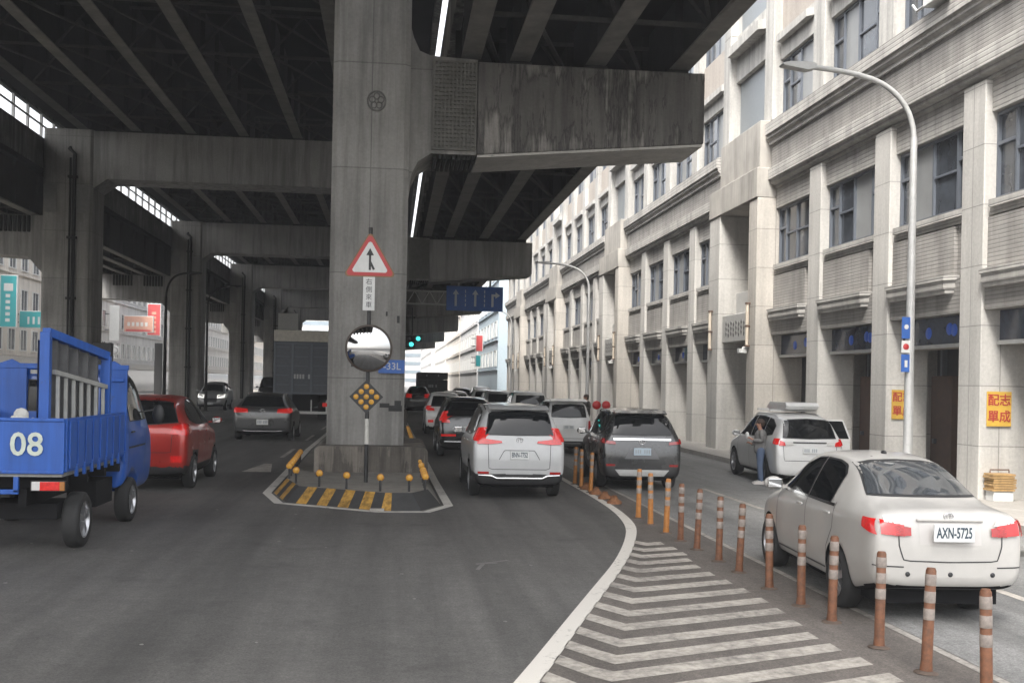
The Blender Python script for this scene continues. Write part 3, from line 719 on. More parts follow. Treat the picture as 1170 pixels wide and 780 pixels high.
class Car:
    def __init__(s, name, label, cat, loc, yaw, st, paint, wells, wr=.32, rw=None, sx=1, sy=1, sz=1, clad=0, group=None, wheel_y=None, track=None, subs=2):
        st = [(a * sx, b * sz, c * sz, d * sz, e * sy, g_ * sy) for a, b, c, d, e, g_ in st]
        s.st = st; s.W = max(q[4] for q in st); s.L0 = st[0][0]; s.sx, s.sy, s.sz = sx, sy, sz
        s.root = thing(name, label, cat, loc, PI / 2 + yaw, group)
        wells = [w * sx for w in wells]
        me, s.bvh = body_mesh(st, wells, rw or wr * 1.17, subs)
        me.name = 'body'; me.materials.clear(); me.materials.append(paint); me.materials.append(M_blackp); me.materials.append(M_dark)
        wl_ = rw or wr * 1.17
        for p in me.polygons:
            c = p.center; p.use_smooth = True; p.material_index = 0
            inwell = any((c.x - w) ** 2 + (c.z - .33) ** 2 < (wl_ + .01) ** 2 for w in wells) and c.z < .33 + wl_ + .01 and (abs(c.y) < s.W * .97 or abs(p.normal.y) < .5)
            if inwell and abs(p.normal.y) < .75: p.material_index = 2; p.use_smooth = False
            elif abs(p.normal.y) > .6 and clad and any((c.x - w) ** 2 + (c.z - .33) ** 2 < (wl_ + .07) ** 2 for w in wells): p.material_index = 1
            elif c.z < clad * sz: p.material_index = 1
            if p.normal.z < -.7 and c.z < .45: p.material_index = 2
        s.body = bpy.data.objects.new('body', me); C.objects.link(s.body); s.body.parent = s.root
        y_ = s.W - .11
        for w in wells:
            for sg in (-1, 1): s.wheel(w, sg * y_, wr)
        # dark floor between the wheels, so nothing shines through
        zb = min(q[1] for q in st); mb = MB().box(st[0][0] * .86, st[-1][0] * .86, -s.W * .78, s.W * .78, zb - .03, zb + .25); obj('underbody', mb, M_dark, s.root, world=False)
    def wheel(s, x, y, r, hub=None):
        sg = 1 if y > 0 else -1; w = .105
        t = MB(); t.lathe([(r * .66, -w), (r * .9, -w * 1.02), (r * .98, -w * .8), (r, -w * .45), (r, w * .45), (r * .98, w * .8), (r * .9, w * 1.02), (r * .66, w)], (0, 0, 0), 'y', 36)
        to = obj('wheel', t, M_black, s.root, world=False); to.location = (x, y, r)
        rim = MB(); a = sg * w
        rim.lathe([(r * .68, a * .98), (r * .655, a * .85), (r * .62, a * .5), (r * .6, -a * .3)], (0, 0, 0), 'y', 36)
        rim.lathe([(0, a * .80), (r * .14, a * .82), (r * .17, a * .7)], (0, 0, 0), 'y', 16)
        rim.lathe([(0, -a * .3), (r * .6, -a * .3)], (0, 0, 0), 'y', 20, 1)
        for k in range(5):
            t0 = 2 * PI * k / 5 + .3
            for d in (-.14, .14):
                rim.bar((r * .12 * math.cos(t0), a * .74, r * .12 * math.sin(t0)), (r * .65 * math.cos(t0 + d), a * .66, r * .65 * math.sin(t0 + d)), .035, .045)
        ro = obj('rim', rim, [M_rim, M_dark], to, world=False)
    def hit(s, a, b, view, off):
        if view in ('L', 'R'):
            sg = 1 if view == 'L' else -1; o = Vector((a, sg * 3, b)); d = Vector((0, -sg, 0))
        elif view == 'B': o = Vector((-6, a, b)); d = Vector((1, 0, 0))
        elif view == 'F': o = Vector((6, a, b)); d = Vector((-1, 0, 0))
        else: o = Vector((a, b, 5)); d = Vector((0, 0, -1))
        h, nn, i, dist = s.bvh.ray_cast(o, d)
        if h is None:
            h, nn, i, dist = s.bvh.find_nearest(o + d * (6 - s.st[-1][0]) if view in 'BF' else Vector((a, s.W * (1 if view == 'L' else -1), b)))
        if nn.dot(d) > 0: nn = -nn
        return h + nn * off * .4 - d * off
    def P(s, pl):       # scale a 2d polyline given in unscaled side coordinates
        return [(a * s.sx, b * s.sz) for a, b in pl]
    def Q(s, pl): return [(a * s.sy, b * s.sz) for a, b in pl]
    def patch(s, mb, bottom, top, view, off=.006, n=18, m=9, mi=0):
        A, B = resample(bottom, n), resample(top, n); vs = []
        for j in range(m):
            for i in range(n):
                p = A[i].lerp(B[i], j / (m - 1)); vs.append(s.hit(p.x, p.y, view, off))
        return mb.add(vs, [(j * n + i, j * n + i + 1, (j + 1) * n + i + 1, (j + 1) * n + i) for j in range(m - 1) for i in range(n - 1)], mi, True)
    def line(s, mb, pl, view, w=.012, off=.003, mi=0, n=24):
        A = resample(pl, n); vs = []
        for i, p in enumerate(A):
            t = (A[min(i + 1, n - 1)] - A[max(i - 1, 0)]).normalized(); q = Vector((-t.y, t.x)) * w / 2
            vs += [s.hit(p.x + q.x, p.y + q.y, view, off), s.hit(p.x - q.x, p.y - q.y, view, off)]
        return mb.add(vs, [(2 * i, 2 * i + 2, 2 * i + 3, 2 * i + 1) for i in range(n - 1)], mi, True)
    def part(s, name, mb, mat, **k): return obj(name, mb, mat, s.root, world=False, **k)
    def glass(s, name, bottom, top, view, trim=True, mat=None, lab=None, n=14):
        f = s.P if view in 'LR' else s.Q
        b, t = f(bottom), f(top)
        if trim:
            cx = sum(p[0] for p in b + t) / len(b + t); cz = sum(p[1] for p in b + t) / len(b + t)
            ex = lambda pl: [(p[0] + (.02 if p[0] > cx else -.02), p[1] + (.02 if p[1] > cz else -.02)) for p in pl]
            mb = MB(); s.patch(mb, ex(b), ex(t), view, .004, n); fr = s.part(name + '_trim', mb, M_blackp)
        mb = MB(); s.patch(mb, b, t, view, .008, n); return s.part(name, mb, mat or M_glass)
    def sides(s, wins, names=None, view='LR'):
        for vw in view:
            for b, t in wins: s.glass('side_window', b, t, vw)
    def seams(s, lines, views='LR'):
        for vw in views:
            mb = MB()
            for pl in lines: s.line(mb, s.P(pl) if vw in 'LR' else s.Q(pl), vw)
            s.part('door_seam' if vw in 'LR' else 'tailgate_seam', mb, M_blackp)
    def handles(s, pts, mat, views='LR'):
        for vw in views:
            for (x, z) in pts:
                p = s.hit(x * s.sx, z * s.sz, vw, .02); mb = MB().box(p.x - .09, p.x + .09, p.y - .014, p.y + .014, p.z - .014, p.z + .014)
                s.part('door_handle', mb, mat, bevel=.008)
    def mirrors(s, x, z, mat):
        for sg in (-1, 1):
            w = interp(s.st, x * s.sx)[4]; mb = MB(); y = sg * (w + .10); zz = z * s.sz
            mb.ball((x * s.sx, y, zz), (.07, .12, .08), 14); mb.bar((x * s.sx + .02, sg * (w - .08), zz - .05), (x * s.sx, y, zz - .02), .05, .04)
            o = s.part('wing_mirror', mb, mat); gm = MB().box(x * s.sx - .074, x * s.sx - .05, y - .09, y + .09, zz - .06, zz + .055); obj('mirror_glass', gm, M_mirror, o, bevel=.01, world=False)
    def plate(s, y, z, w, h, txt, view='B', off=.02, mat=None):
        p = s.hit(y * s.sy, z * s.sz, view, off); sg = -1 if view == 'B' else 1
        mb = MB().box(p.x - .012, p.x + .012, p.y - w / 2, p.y + w / 2, p.z - h / 2, p.z + h / 2); o = s.part('number_plate', mb, mat or M_plate, bevel=.006)
        if txt: text('characters', txt, h * .86, M_ptxt, o, (p.x + sg * .014, p.y, p.z), (PI / 2, 0, -PI / 2) if view == 'B' else (PI / 2, 0, PI / 2), sx=.54 * w / .38 * (.16 / h), bold=.002)
        else:
            mb = MB()
            for k in range(7):
                if k == 3: continue
                yy = p.y - w * .38 + w * .76 * k / 6; mb.box(p.x + sg * .012, p.x + sg * .015, yy - w * .04, yy + w * .03, p.z - h * .26, p.z + h * .26)
            obj('worn_characters', mb, simple('worn_plate_marks', (.3, .33, .36), .6), o, world=False)
    def tail(s, patches, mats=None, lab=None):
        """patches: list of (view, bottom, top, material index) for the left lamp; mirrored for the right"""
        mats = mats or [M_tail, M_lampw, M_tailon, M_orangeb]
        for sg in (1, -1):
            mb = MB()
            for vw, b, t, mi in patches:
                if vw == 'B': s.patch(mb, s.Q([(p[0] * sg, p[1]) for p in b]), s.Q([(p[0] * sg, p[1]) for p in t]), 'B', .02, 26, 12, mi)
                else: s.patch(mb, s.P(b), s.P(t), 'L' if sg > 0 else 'R', .015, 12, 10, mi)
            s.part('tail_light', mb, mats)
    def head(s, b, t, mat=None, zz=None):
        for sg in (1, -1):
            mb = MB(); s.patch(mb, s.Q([(p[0] * sg, p[1]) for p in b]), s.Q([(p[0] * sg, p[1]) for p in t]), 'F', .012, 8, 5); s.part('headlight', mb, mat or M_lampw)
    def rails(s, x0, x1, y, mat):
        for sg in (-1, 1):
            mb = MB(); pts = []
            for k in range(9):
                x = (x0 + (x1 - x0) * k / 8) * s.sx; p = s.hit(x, sg * y * s.sy, 'T', 0); pts.append((p.x, p.y, p.z + (.045 if 0 < k < 8 else -.01)))
            mb.tube(pts, .018, 8); s.part('roof_rail', mb, mat)
    def emblem(s, z, r=.05, view='B', mat=None):
        p = s.hit(0, z * s.sz, view, .008); mb = MB()
        mb.tube([(p.x, p.y + r * 1.3 * math.cos(k * PI / 10), p.z + r * math.sin(k * PI / 10)) for k in range(21)], .007, 6, caps=False)
        mb.tube([(p.x, p.y + r * .5 * math.cos(k * PI / 10), p.z + r * .9 * math.sin(k * PI / 10)) for k in range(21)], .006, 6, caps=False)
        s.part('badge', mb, mat or M_chrome)
def paint(name, col, rough=.3, metal=0.0):
    return simple(name, col, rough, metal, coat=.7, var=.07, vscale=3)
P_cream = paint('sedan_white_paint', (.42, .405, .38)); P_white = paint('white_car_paint', (.62, .62, .61)); P_pearl = paint('pearl_suv_paint', (.42, .425, .425))
P_gun = paint('dark_grey_car_paint', (.035, .036, .037), .25, .3); P_red = paint('metallic_red_paint', (.36, .02, .012), .28, .3); P_blk = paint('black_car_paint', (.012, .012, .013), .2)
P_wag = paint('charcoal_car_paint', (.045, .045, .045), .28, .3); P_silver = paint('silver_car_paint', (.33, .33, .33), .3, .5)

SEDAN = [(-2.15, .46, .62, .70, .62, .54), (-2.125, .37, .84, .93, .765, .67), (-2.04, .33, .96, 1.045, .82, .71), (-1.90, .30, .965, 1.055, .835, .715), (-1.66, .25, .975, 1.085, .845, .70), (-1.47, .2, .97, 1.13, .85, .67),
         (-1.05, .2, .97, 1.35, .85, .605), (-.72, .2, .965, 1.435, .85, .575), (-.2, .2, .95, 1.475, .85, .565), (.3, .2, .935, 1.455, .85, .575), (.58, .2, .92, 1.38, .85, .60), (.98, .2, .90, 1.16, .85, .66),
         (1.25, .2, .87, .99, .845, .72), (1.6, .2, .82, .93, .83, .70), (1.93, .22, .70, .81, .77, .62), (2.1, .28, .56, .64, .66, .5), (2.15, .36, .5, .55, .56, .45)]
SUV = [(-2.30, .42, .62, .70, .74, .62), (-2.28, .30, .80, .88, .855, .76), (-2.23, .26, 1.02, 1.10, .895, .80), (-2.17, .25, 1.08, 1.26, .91, .76), (-2.08, .25, 1.09, 1.45, .915, .71), (-1.95, .25, 1.08, 1.60, .92, .675),
       (-1.7, .24, 1.07, 1.645, .925, .665), (-.9, .24, 1.06, 1.69, .925, .66), (0, .24, 1.04, 1.69, .925, .66), (.45, .24, 1.02, 1.65, .925, .67), (.85, .24, 1.0, 1.45, .925, .70), (1.2, .24, .99, 1.20, .92, .76),
       (1.45, .24, .97, 1.06, .915, .78), (1.8, .24, .90, 1.0, .90, .74), (2.1, .26, .78, .88, .84, .68), (2.26, .32, .62, .70, .72, .58), (2.3, .4, .52, .58, .62, .5)]
HATCH = [(-2.12, .40, .60, .68, .70, .58), (-2.10, .28, .82, .90, .84, .74), (-2.04, .24, .98, 1.06, .885, .76), (-1.95, .22, 1.02, 1.16, .90, .71), (-1.75, .2, 1.02, 1.33, .905, .65), (-1.5, .2, 1.0, 1.43, .91, .61),
         (-.9, .2, .98, 1.47, .91, .60), (-.2, .2, .95, 1.485, .91, .60), (.3, .2, .93, 1.44, .91, .61), (.65, .2, .91, 1.33, .91, .64), (1.05, .2, .89, 1.10, .905, .70), (1.3, .2, .86, .98, .90, .74),
         (1.65, .2, .80, .92, .87, .72), (1.95, .24, .68, .78, .80, .62), (2.1, .3, .56, .62, .68, .5), (2.14, .38, .5, .54, .56, .45)]
VAN = [(-2.0, .42, .66, .76, .74, .64), (-1.98, .3, .86, .96, .83, .76), (-1.94, .26, 1.06, 1.2, .845, .77), (-1.90, .25, 1.1, 1.42, .85, .74), (-1.80, .25, 1.1, 1.62, .85, .70), (-1.5, .24, 1.1, 1.68, .85, .69), (0, .24, 1.06, 1.70, .85, .69),
       (.7, .24, 1.04, 1.66, .85, .69), (1.15, .24, 1.0, 1.42, .85, .71), (1.5, .24, .96, 1.12, .84, .74), (1.8, .26, .84, .94, .80, .66), (1.96, .32, .66, .74, .7, .56), (2.0, .42, .55, .6, .6, .5)]
SEDAN_W = [([(.98, .985), (-.05, .985)], [(.93, 1.0), (.5, 1.26), (.2, 1.355), (-.05, 1.37)]), ([(-.11, .985), (-.84, .985)], [(-.11, 1.37), (-.5, 1.365), (-.72, 1.33), (-.84, 1.25)])]
SUV_W = [([(.95, 1.1), (-.02, 1.11)], [(.9, 1.14), (.5, 1.48), (.2, 1.56), (-.02, 1.58)]), ([(-.10, 1.11), (-1.0, 1.12)], [(-.10, 1.58), (-.6, 1.58), (-1.0, 1.55)]), ([(-1.08, 1.13), (-1.75, 1.2)], [(-1.08, 1.55), (-1.4, 1.52), (-1.75, 1.38)])]
HATCH_W = [([(.95, .99), (-.05, 1.0)], [(.9, 1.0), (.5, 1.27), (.2, 1.37), (-.05, 1.40)]), ([(-.12, 1.0), (-1.05, 1.03)], [(-.12, 1.40), (-.6, 1.39), (-1.05, 1.30)]), ([(-1.12, 1.04), (-1.45, 1.09)], [(-1.12, 1.28), (-1.3, 1.24), (-1.45, 1.15)])]
VAN_W = [([(1.0, 1.14), (.1, 1.14)], [(.95, 1.16), (.75, 1.5), (.45, 1.58), (.1, 1.59)]), ([(0, 1.14), (-.85, 1.14)], [(0, 1.59), (-.4, 1.59), (-.85, 1.59)]), ([(-.95, 1.14), (-1.65, 1.16)], [(-.95, 1.58), (-1.3, 1.58), (-1.65, 1.5)])]

def common(c, kind, ph=None):
    W = dict(sedan=SEDAN_W, suv=SUV_W, hatch=HATCH_W, van=VAN_W)[kind]
    c.sides(W)
    if kind == 'sedan':
        c.seams([[(1.03, .95), (1.06, .5), (.98, .25)], [(-.08, .96), (-.06, .26)], [(-1.02, 1.0), (-1.0, .75), (-.82, .55), (-.78, .28)]])
        c.glass('windscreen', [(-.62, .96 + .03), (0, 1.0), (.62, .96 + .03)], [(-.5, 1.36), (0, 1.40), (.5, 1.36)], 'F')
        c.head([(.42, .60), (.7, .66)], [(.42, .70), (.7, .78)])
    else:
        x0, x1, zz = (1.0, -1.15, 1.0) if kind != 'van' else (1.05, -.9, 1.0)
        c.seams([[(x0, zz), (1.02, .5), (.95, .3)], [(-.06, zz), (-.05, .3)], [(x1, zz), (x1 + .1, .75), (x1 + .35, .5), (x1 + .38, .3)]])
        top = 1.6 if kind != 'hatch' else 1.36
        c.glass('windscreen', [(-.68, 1.12), (0, 1.15), (.68, 1.12)] if kind != 'hatch' else [(-.64, .98), (0, 1.02), (.64, .98)], [(-.56, top - .06), (0, top - .02), (.56, top - .06)], 'F')
        c.head([(.45, .68), (.76, .74)], [(.45, .80), (.78, .88)])
    mb = MB(); c.patch(mb, c.Q([(-.38, .42), (.38, .42)]), c.Q([(-.42, .62), (.42, .62)]), 'F', .008); c.part('grille', mb, M_blackp)

# --- white sedan in the right foreground
c = Car('parked_car', 'cream white saloon car in the right foreground with plate AXN-5725', 'car', (5.58, 12.05, 0), R(-4), SEDAN, P_cream, (1.42, -1.13), .325, None, 1, .92, 1.10, subs=3)
c.root.name = 'saloon_car'
common(c, 'sedan')
c.sides([([(-1.03, 1.10), (-1.40, 1.08)], [(-1.03, 1.20), (-1.40, 1.085)])]) if False else None
c.glass('rear_window', [(-.60, 1.125), (-.35, 1.125), (0, 1.125), (.35, 1.125), (.60, 1.125)], [(-.49, 1.355), (-.3, 1.385), (0, 1.395), (.3, 1.385), (.49, 1.355)], 'B', n=20, mat=M_glassr)
c.seams([[(-.56, .93), (-.55, .72), (-.50, .60), (0, .59), (.50, .60), (.55, .72), (.56, .93)], [(-.80, .55), (-.5, .545)], [(.80, .55), (.5, .545)], [(-.7, .32), (-.5, .345), (.5, .345), (.7, .32)]], 'B')
c.tail([('B', [(.50, .815), (.74, .83)], [(.50, .915), (.74, .955)], 2), ('B', [(.43, .82), (.60, .815)], [(.43, .89), (.60, .91)], 0), ('B', [(.46, .905), (.70, .935)], [(.52, .965), (.70, .985)], 1), ('L', [(-2.10, .82), (-1.86, .87)], [(-2.04, .955), (-1.84, .955)], 2)])
c.plate(.0, .85, .40, .17, 'AXN-5725', off=.06)
mb = MB(); c.patch(mb, c.Q([(-.33, .74), (.33, .74)]), c.Q([(-.33, .945), (.33, .945)]), 'B', .003, 16, 8); c.part('plate_recess', mb, simple('recess_shadowless_paint', (.44, .42, .40), .4))
mb = MB(); p = c.hit(0, .955 * c.sz, 'B', .012); mb.box(p.x - .015, p.x + .015, -.33, .33, p.z - .014, p.z + .012); c.part('boot_trim', mb, P_cream, bevel=.008)
c.emblem(.985, .035); c.handles([(.08, .88), (-.88, .885)], P_cream); c.mirrors(.86, 1.03, P_cream)
mb = MB()
for y in (-.42, 0, .42): p = c.hit(y, .53, 'B', .002); mb.lathe([(0, -.004), (.022, -.004), (.025, .004)], (p.x, p.y, p.z), 'x', 12)
c.part('parking_sensors', mb, M_blackp)
mb = MB(); mb.ball((-.42, 0, 1.60), (.06, .03, .03), 10); c.part('roof_aerial', mb, M_blackp)
for vw in 'LR':
    mb = MB(); c.line(mb, c.P([(1.0, .97), (.2, .975), (-1.0, .97)]), vw, .03, .006); c.part('window_moulding', mb, M_chrome)
    mb = MB(); c.line(mb, c.P([(1.0, .33), (-.75, .33)]), vw, .02, .004); c.part('sill_line', mb, M_blackp)

# --- white suv in the centre
c = Car('suv', 'pearl white suv in the centre lane with lit L-shaped red tail lights', 'car', (2.53, 23.25, 0), 0, SUV, P_pearl, (1.40, -1.26), .36, .43, 1, 1.0, 1.12, clad=.47)
common(c, 'suv')
c.glass('rear_window', [(-.66, 1.16), (0, 1.15), (.66, 1.16)], [(-.58, 1.53), (0, 1.56), (.58, 1.53)], 'B', n=20)
c.tail([('B', [(.34, 1.01), (.60, .985), (.84, .99)], [(.36, 1.045), (.60, 1.07), (.80, 1.10)], 2), ('B', [(.70, 1.09), (.78, 1.09)], [(.70, 1.22), (.745, 1.22)], 2), ('L', [(-2.24, 1.03), (-2.0, 1.08)], [(-2.16, 1.28), (-2.02, 1.26)], 2)])
mb = MB(); p = c.hit(0, .42 * 1.12, 'B', .012); mb.tube([(p.x + .05, -.80, .50), (p.x, -.55, .49), (p.x, -.45, .44), (p.x, .45, .44), (p.x, .55, .49), (p.x + .05, .80, .50)], .03, 8); c.part('bumper_strip', mb, M_chrome)
mb = MB()
for sg in (-1, 1): c.patch(mb, c.Q([(sg * .60, .47), (sg * .82, .47)]), c.Q([(sg * .60, .51), (sg * .82, .51)]), 'B', .01)
c.part('bumper_reflector', mb, M_tail)
c.plate(0, .80, .36, .16, 'BNN-7752'); c.emblem(1.06, .05); c.rails(.5, -1.6, .62, M_chrome); c.mirrors(.8, 1.12, P_pearl); c.handles([(.1, .98), (-.9, 1.0)], P_pearl)
c.seams([[(-.62, 1.0), (-.60, .55), (.60, .55), (.62, 1.0)], [(-.40, .72), (-.30, .88), (.30, .88), (.40, .72)]], 'B')
mb = MB(); mb.prism([(-2.05, 1.80), (-1.75, 1.86), (-1.75, 1.80), (-2.02, 1.77)], 'y', -.60, .60); c.part('roof_spoiler', mb, P_pearl, bevel=.01)
mb = MB(); p = c.hit(0, 1.70, 'B', .01); mb.tube([(p.x - .02, .0, 1.275), (p.x - .04, -.05, 1.30), (p.x, -.38, 1.34)], .01, 6); c.part('wiper', mb, M_blackp)
# --- black suv behind it
c = Car('suv', 'glossy black suv directly ahead of the pearl white suv, left tail light lit', 'car', (2.38, 34.9, 0), 0, SUV, P_blk, (1.40, -1.26), .36, .43, 1, 1.0, 1.1, clad=.3, subs=1)
common(c, 'suv'); c.glass('rear_window', [(-.66, 1.16), (.66, 1.16)], [(-.58, 1.53), (.58, 1.53)], 'B')
c.tail([('B', [(.58, .97), (.84, .98)], [(.60, 1.06), (.80, 1.09)], 2), ('B', [(.70, 1.08), (.78, 1.08)], [(.68, 1.24), (.73, 1.24)], 2), ('L', [(-2.24, 1.02), (-2.0, 1.06)], [(-2.16, 1.3), (-2.0, 1.26)], 2)])
mb = MB()
for sg in (-1, 1): c.patch(mb, c.Q([(sg * .4, .60), (sg * .85, .60)]), c.Q([(sg * .4, .66), (sg * .85, .66)]), 'B', .01)
c.part('bumper_reflector', mb, M_tailon)
mb = MB(); p = c.hit(0, .48, 'B', .01); mb.tube([(p.x, -.75, .50), (p.x, .75, .50)], .035, 8); c.part('bumper_strip', mb, M_chrome)
c.plate(0, .8, .36, .16, None); c.rails(.5, -1.6, .62, M_chrome)
# --- white suv further
c = Car('suv', 'small white suv seen between the pillar island and the black suv, red lamps lit', 'car', (2.36, 48.9, 0), 0, SUV, P_white, (1.40, -1.26), .36, .43, 1, .94, 1.1, clad=.35, subs=1)
common(c, 'suv'); c.glass('rear_window', [(-.66, 1.14), (.66, 1.14)], [(-.56, 1.52), (.56, 1.52)], 'B')
c.tail([('B', [(.50, .96), (.84, .97)], [(.55, 1.06), (.80, 1.09)], 2), ('L', [(-2.24, 1.0), (-2.0, 1.0)], [(-2.2, 1.16), (-2.0, 1.14)], 2), ('B', [(.55, .5), (.8, .5)], [(.55, .6), (.8, .6)], 2)])
c.plate(0, .8, .36, .16, None)
# --- queue ahead
c = Car('hatchback', 'dark car with glowing red lamp beyond the pillar corner, farthest left in the queue', 'car', (1.9, 78.0, 0), 0, HATCH, P_wag, (1.35, -1.3), .32, None, 1, 1, 1.35, subs=1)
common(c, 'hatch'); c.glass('rear_window', [(-.62, 1.06), (.62, 1.06)], [(-.5, 1.36), (.5, 1.36)], 'B'); c.tail([('B', [(.45, .85), (.86, .86)], [(.45, 1.05), (.82, 1.08)], 2)])
for (x, y, yaw, st, pt, nm, lab, sc_, k) in [
        (5.85, 47, 0, VAN, P_white, 'people_carrier', 'white van roof showing just beyond the white people carrier', 1.18, 'van'),
        (5.6, 57.5, 0, SUV, P_silver, 'suv', 'silver suv mostly hidden in the queue beyond the black suv', 1.15, 'suv'),
        (5.7, 68, 0, HATCH, P_white, 'hatchback', 'white hatchback deep in the queue before the far buildings', 1.3, 'hatch'),
        (3.6, 62, 0, SUV, P_white, 'suv', 'white roofed suv just before the dark box lorry', 1.08, 'suv'),
        (5.2, 80, 0, HATCH, P_silver, 'hatchback', 'silver hatchback small in the distance right of the dark lorry', 1.3, 'hatch'),
        (7.6, 92, 0, SUV, P_white, 'suv', 'tiny white suv at the far end of the stone building', 1.2, 'suv')]:
    c = Car(nm, lab, 'car', (x, y, 0), yaw, st, pt, (1.35, -1.28), .33, None, 1, 1, sc_, subs=1)
    common(c, k); c.tail([('B', [(.5, .9), (.85, .9)], [(.5, 1.02), (.84, 1.04)], 0)])
    if st is SUV: c.glass('rear_window', [(-.62, 1.16), (.62, 1.16)], [(-.55, 1.5), (.55, 1.5)], 'B')
    elif st is VAN: c.glass('rear_window', [(-.62, 1.16), (.62, 1.16)], [(-.58, 1.52), (.58, 1.52)], 'B')
    else: c.glass('rear_window', [(-.58, 1.08), (.58, 1.08)], [(-.48, 1.34), (.48, 1.34)], 'B')
# --- white people carrier
c = Car('people_carrier', 'boxy white people carrier between the pearl suv and the dark grey suv', 'car', (5.82, 36.9, 0), 0, VAN, P_white, (1.28, -1.25), .31, None, 1, .87, 1.06)
common(c, 'van')
c.glass('rear_window', [(-.66, 1.17), (0, 1.15), (.66, 1.17)], [(-.60, 1.52), (0, 1.55), (.60, 1.52)], 'B')
c.tail([('B', [(.74, .78), (.83, .78)], [(.75, 1.05), (.82, 1.06)], 0), ('L', [(-1.93, .8), (-1.85, .8)], [(-1.92, 1.05), (-1.85, 1.05)], 0)])
mb = MB(); mb.prism([(-1.98, 1.76), (-1.6, 1.83), (-1.6, 1.77), (-1.95, 1.72)], 'y', -.6, .6); c.part('roof_spoiler', mb, P_white, bevel=.01)
mb = MB(); c.patch(mb, c.Q([(-.7, .28), (.7, .28)]), c.Q([(-.72, .42), (.72, .42)]), 'B', .01); c.part('bumper_lower', mb, M_blackp)
mb = MB(); c.patch(mb, c.Q([(-.45, .33), (.45, .33)]), c.Q([(-.45, .38), (.45, .38)]), 'B', .02); c.part('bumper_strip', mb, M_chrome)
c.plate(0, .85, .34, .15, None); c.seams([[(-.7, 1.05), (-.68, .5), (.68, .5), (.7, 1.05)]], 'B'); c.mirrors(1.0, 1.15, P_white)
# --- dark grey suv
c = Car('suv', 'dark grey suv with wide silver rear bar and pale number plate, right of the posts', 'car', (5.60, 25.2, 0), R(-3.5), SUV, P_gun, (1.40, -1.26), .36, .43, .97, .96, 1.06, clad=.47)
common(c, 'suv')
c.glass('rear_window', [(-.68, 1.17), (0, 1.16), (.68, 1.17)], [(-.58, 1.53), (0, 1.56), (.58, 1.53)], 'B', n=20)
mb = MB(); c.patch(mb, c.Q([(-.66, 1.05), (.66, 1.05)]), c.Q([(-.66, 1.09), (.66, 1.09)]), 'B', .016); c.part('rear_bar', mb, M_chrome)
c.tail([('B', [(.60, .96), (.84, .98)], [(.62, 1.02), (.82, 1.04)], 0), ('L', [(-2.24, .98), (-1.98, 1.02)], [(-2.2, 1.08), (-1.98, 1.09)], 0)])
mb = MB(); c.patch(mb, c.Q([(-.40, .67), (.40, .67)]), c.Q([(-.26, .90), (.26, .90)]), 'B', .006); c.part('plate_recess', mb, simple('suv_grey_panel', (.12, .12, .125), .35))
mb = MB(); c.patch(mb, c.Q([(-.5, .32), (.5, .32)]), c.Q([(-.62, .45), (.62, .45)]), 'B', .014); c.part('skid_plate', mb, M_galv)
mb = MB()
for sg in (-1, 1): c.patch(mb, c.Q([(sg * .62, .52), (sg * .82, .52)]), c.Q([(sg * .62, .56), (sg * .82, .56)]), 'B', .01)
c.part('bumper_reflector', mb, M_tail)
c.plate(0, .82, .38, .16, None, mat=simple('plate_pale_blue', (.42, .5, .56), .4)); c.emblem(1.02, .05); c.rails(.5, -1.6, .62, M_chrome); c.mirrors(.8, 1.12, P_gun); c.handles([(.1, .98), (-.9, 1.0)], M_chrome)
for vw in 'LR': mb = MB(); c.line(mb, c.P([(1.0, 1.075), (-1.7, 1.12)]), vw, .02, .012); c.part('window_moulding', mb, M_chrome)
mb = MB(); mb.prism([(-2.0, 1.70), (-1.7, 1.76), (-1.7, 1.70), (-1.98, 1.67)], 'y', -.57, .57); c.part('roof_spoiler', mb, P_gun, bevel=.01)
# --- white parked suv with roof box and open far door
c = Car('suv', 'white suv parked by the kerb with roof box and far door open', 'car', (9.82, 26.35, 0), R(-3), SUV, P_white, (1.40, -1.26), .37, .44, 1.0, .88, 1.02)
common(c, 'suv')
c.glass('rear_window', [(-.70, 1.15), (0, 1.13), (.70, 1.15)], [(-.60, 1.53), (0, 1.56), (.60, 1.53)], 'B', n=20)
c.tail([('B', [(.66, .96), (.84, .96)], [(.68, 1.04), (.80, 1.08)], 2), ('B', [(.44, .97), (.66, .98)], [(.46, 1.04), (.68, 1.06)], 1), ('L', [(-2.24, .98), (-2.02, 1.0)], [(-2.2, 1.12), (-2.02, 1.12)], 2)])
mb = MB(); c.patch(mb, c.Q([(-.45, 1.02), (.45, 1.02)]), c.Q([(-.45, 1.05), (.45, 1.05)]), 'B', .012); c.part('rear_bar', mb, M_blackp)
c.plate(0, .86, .36, .15, None); c.rails(.4, -1.5, .60, P_white); c.mirrors(.8, 1.12, P_white); c.handles([(.1, .98), (-.9, 1.0)], P_white)
c.seams([[(-.72, 1.05), (-.70, .62), (.70, .62), (.72, 1.05)]], 'B')
mb = MB(); zt = 1.80
for x in (-.9, .1): mb.box(x - .03, x + .03, -.56, .56, zt - .05, zt)
c.part('roof_bar', mb, M_galv)
mb = MB(); mb.prism([(-1.15, zt), (-1.25, zt + .1), (-1.15, zt + .17), (.1, zt + .17), (.35, zt + .06), (.3, zt)], 'y', -.55, .25); c.part('roof_box', mb, P_white, bevel=.03)
dr = MB(); dr.box(0, .9, -.02, .02, 0, .62); dr.bar((0, 0, .62), (.05, 0, 1.05), .04, .04); dr.bar((.9, 0, .62), (.72, 0, 1.08), .04, .04); dr.bar((.05, 0, 1.07), (.72, 0, 1.08), .04, .04)
do = c.part('open_door', dr, P_white, bevel=.008); do.location = (-.05, -.83, .45); do.rotation_euler = (0, 0, R(-115))
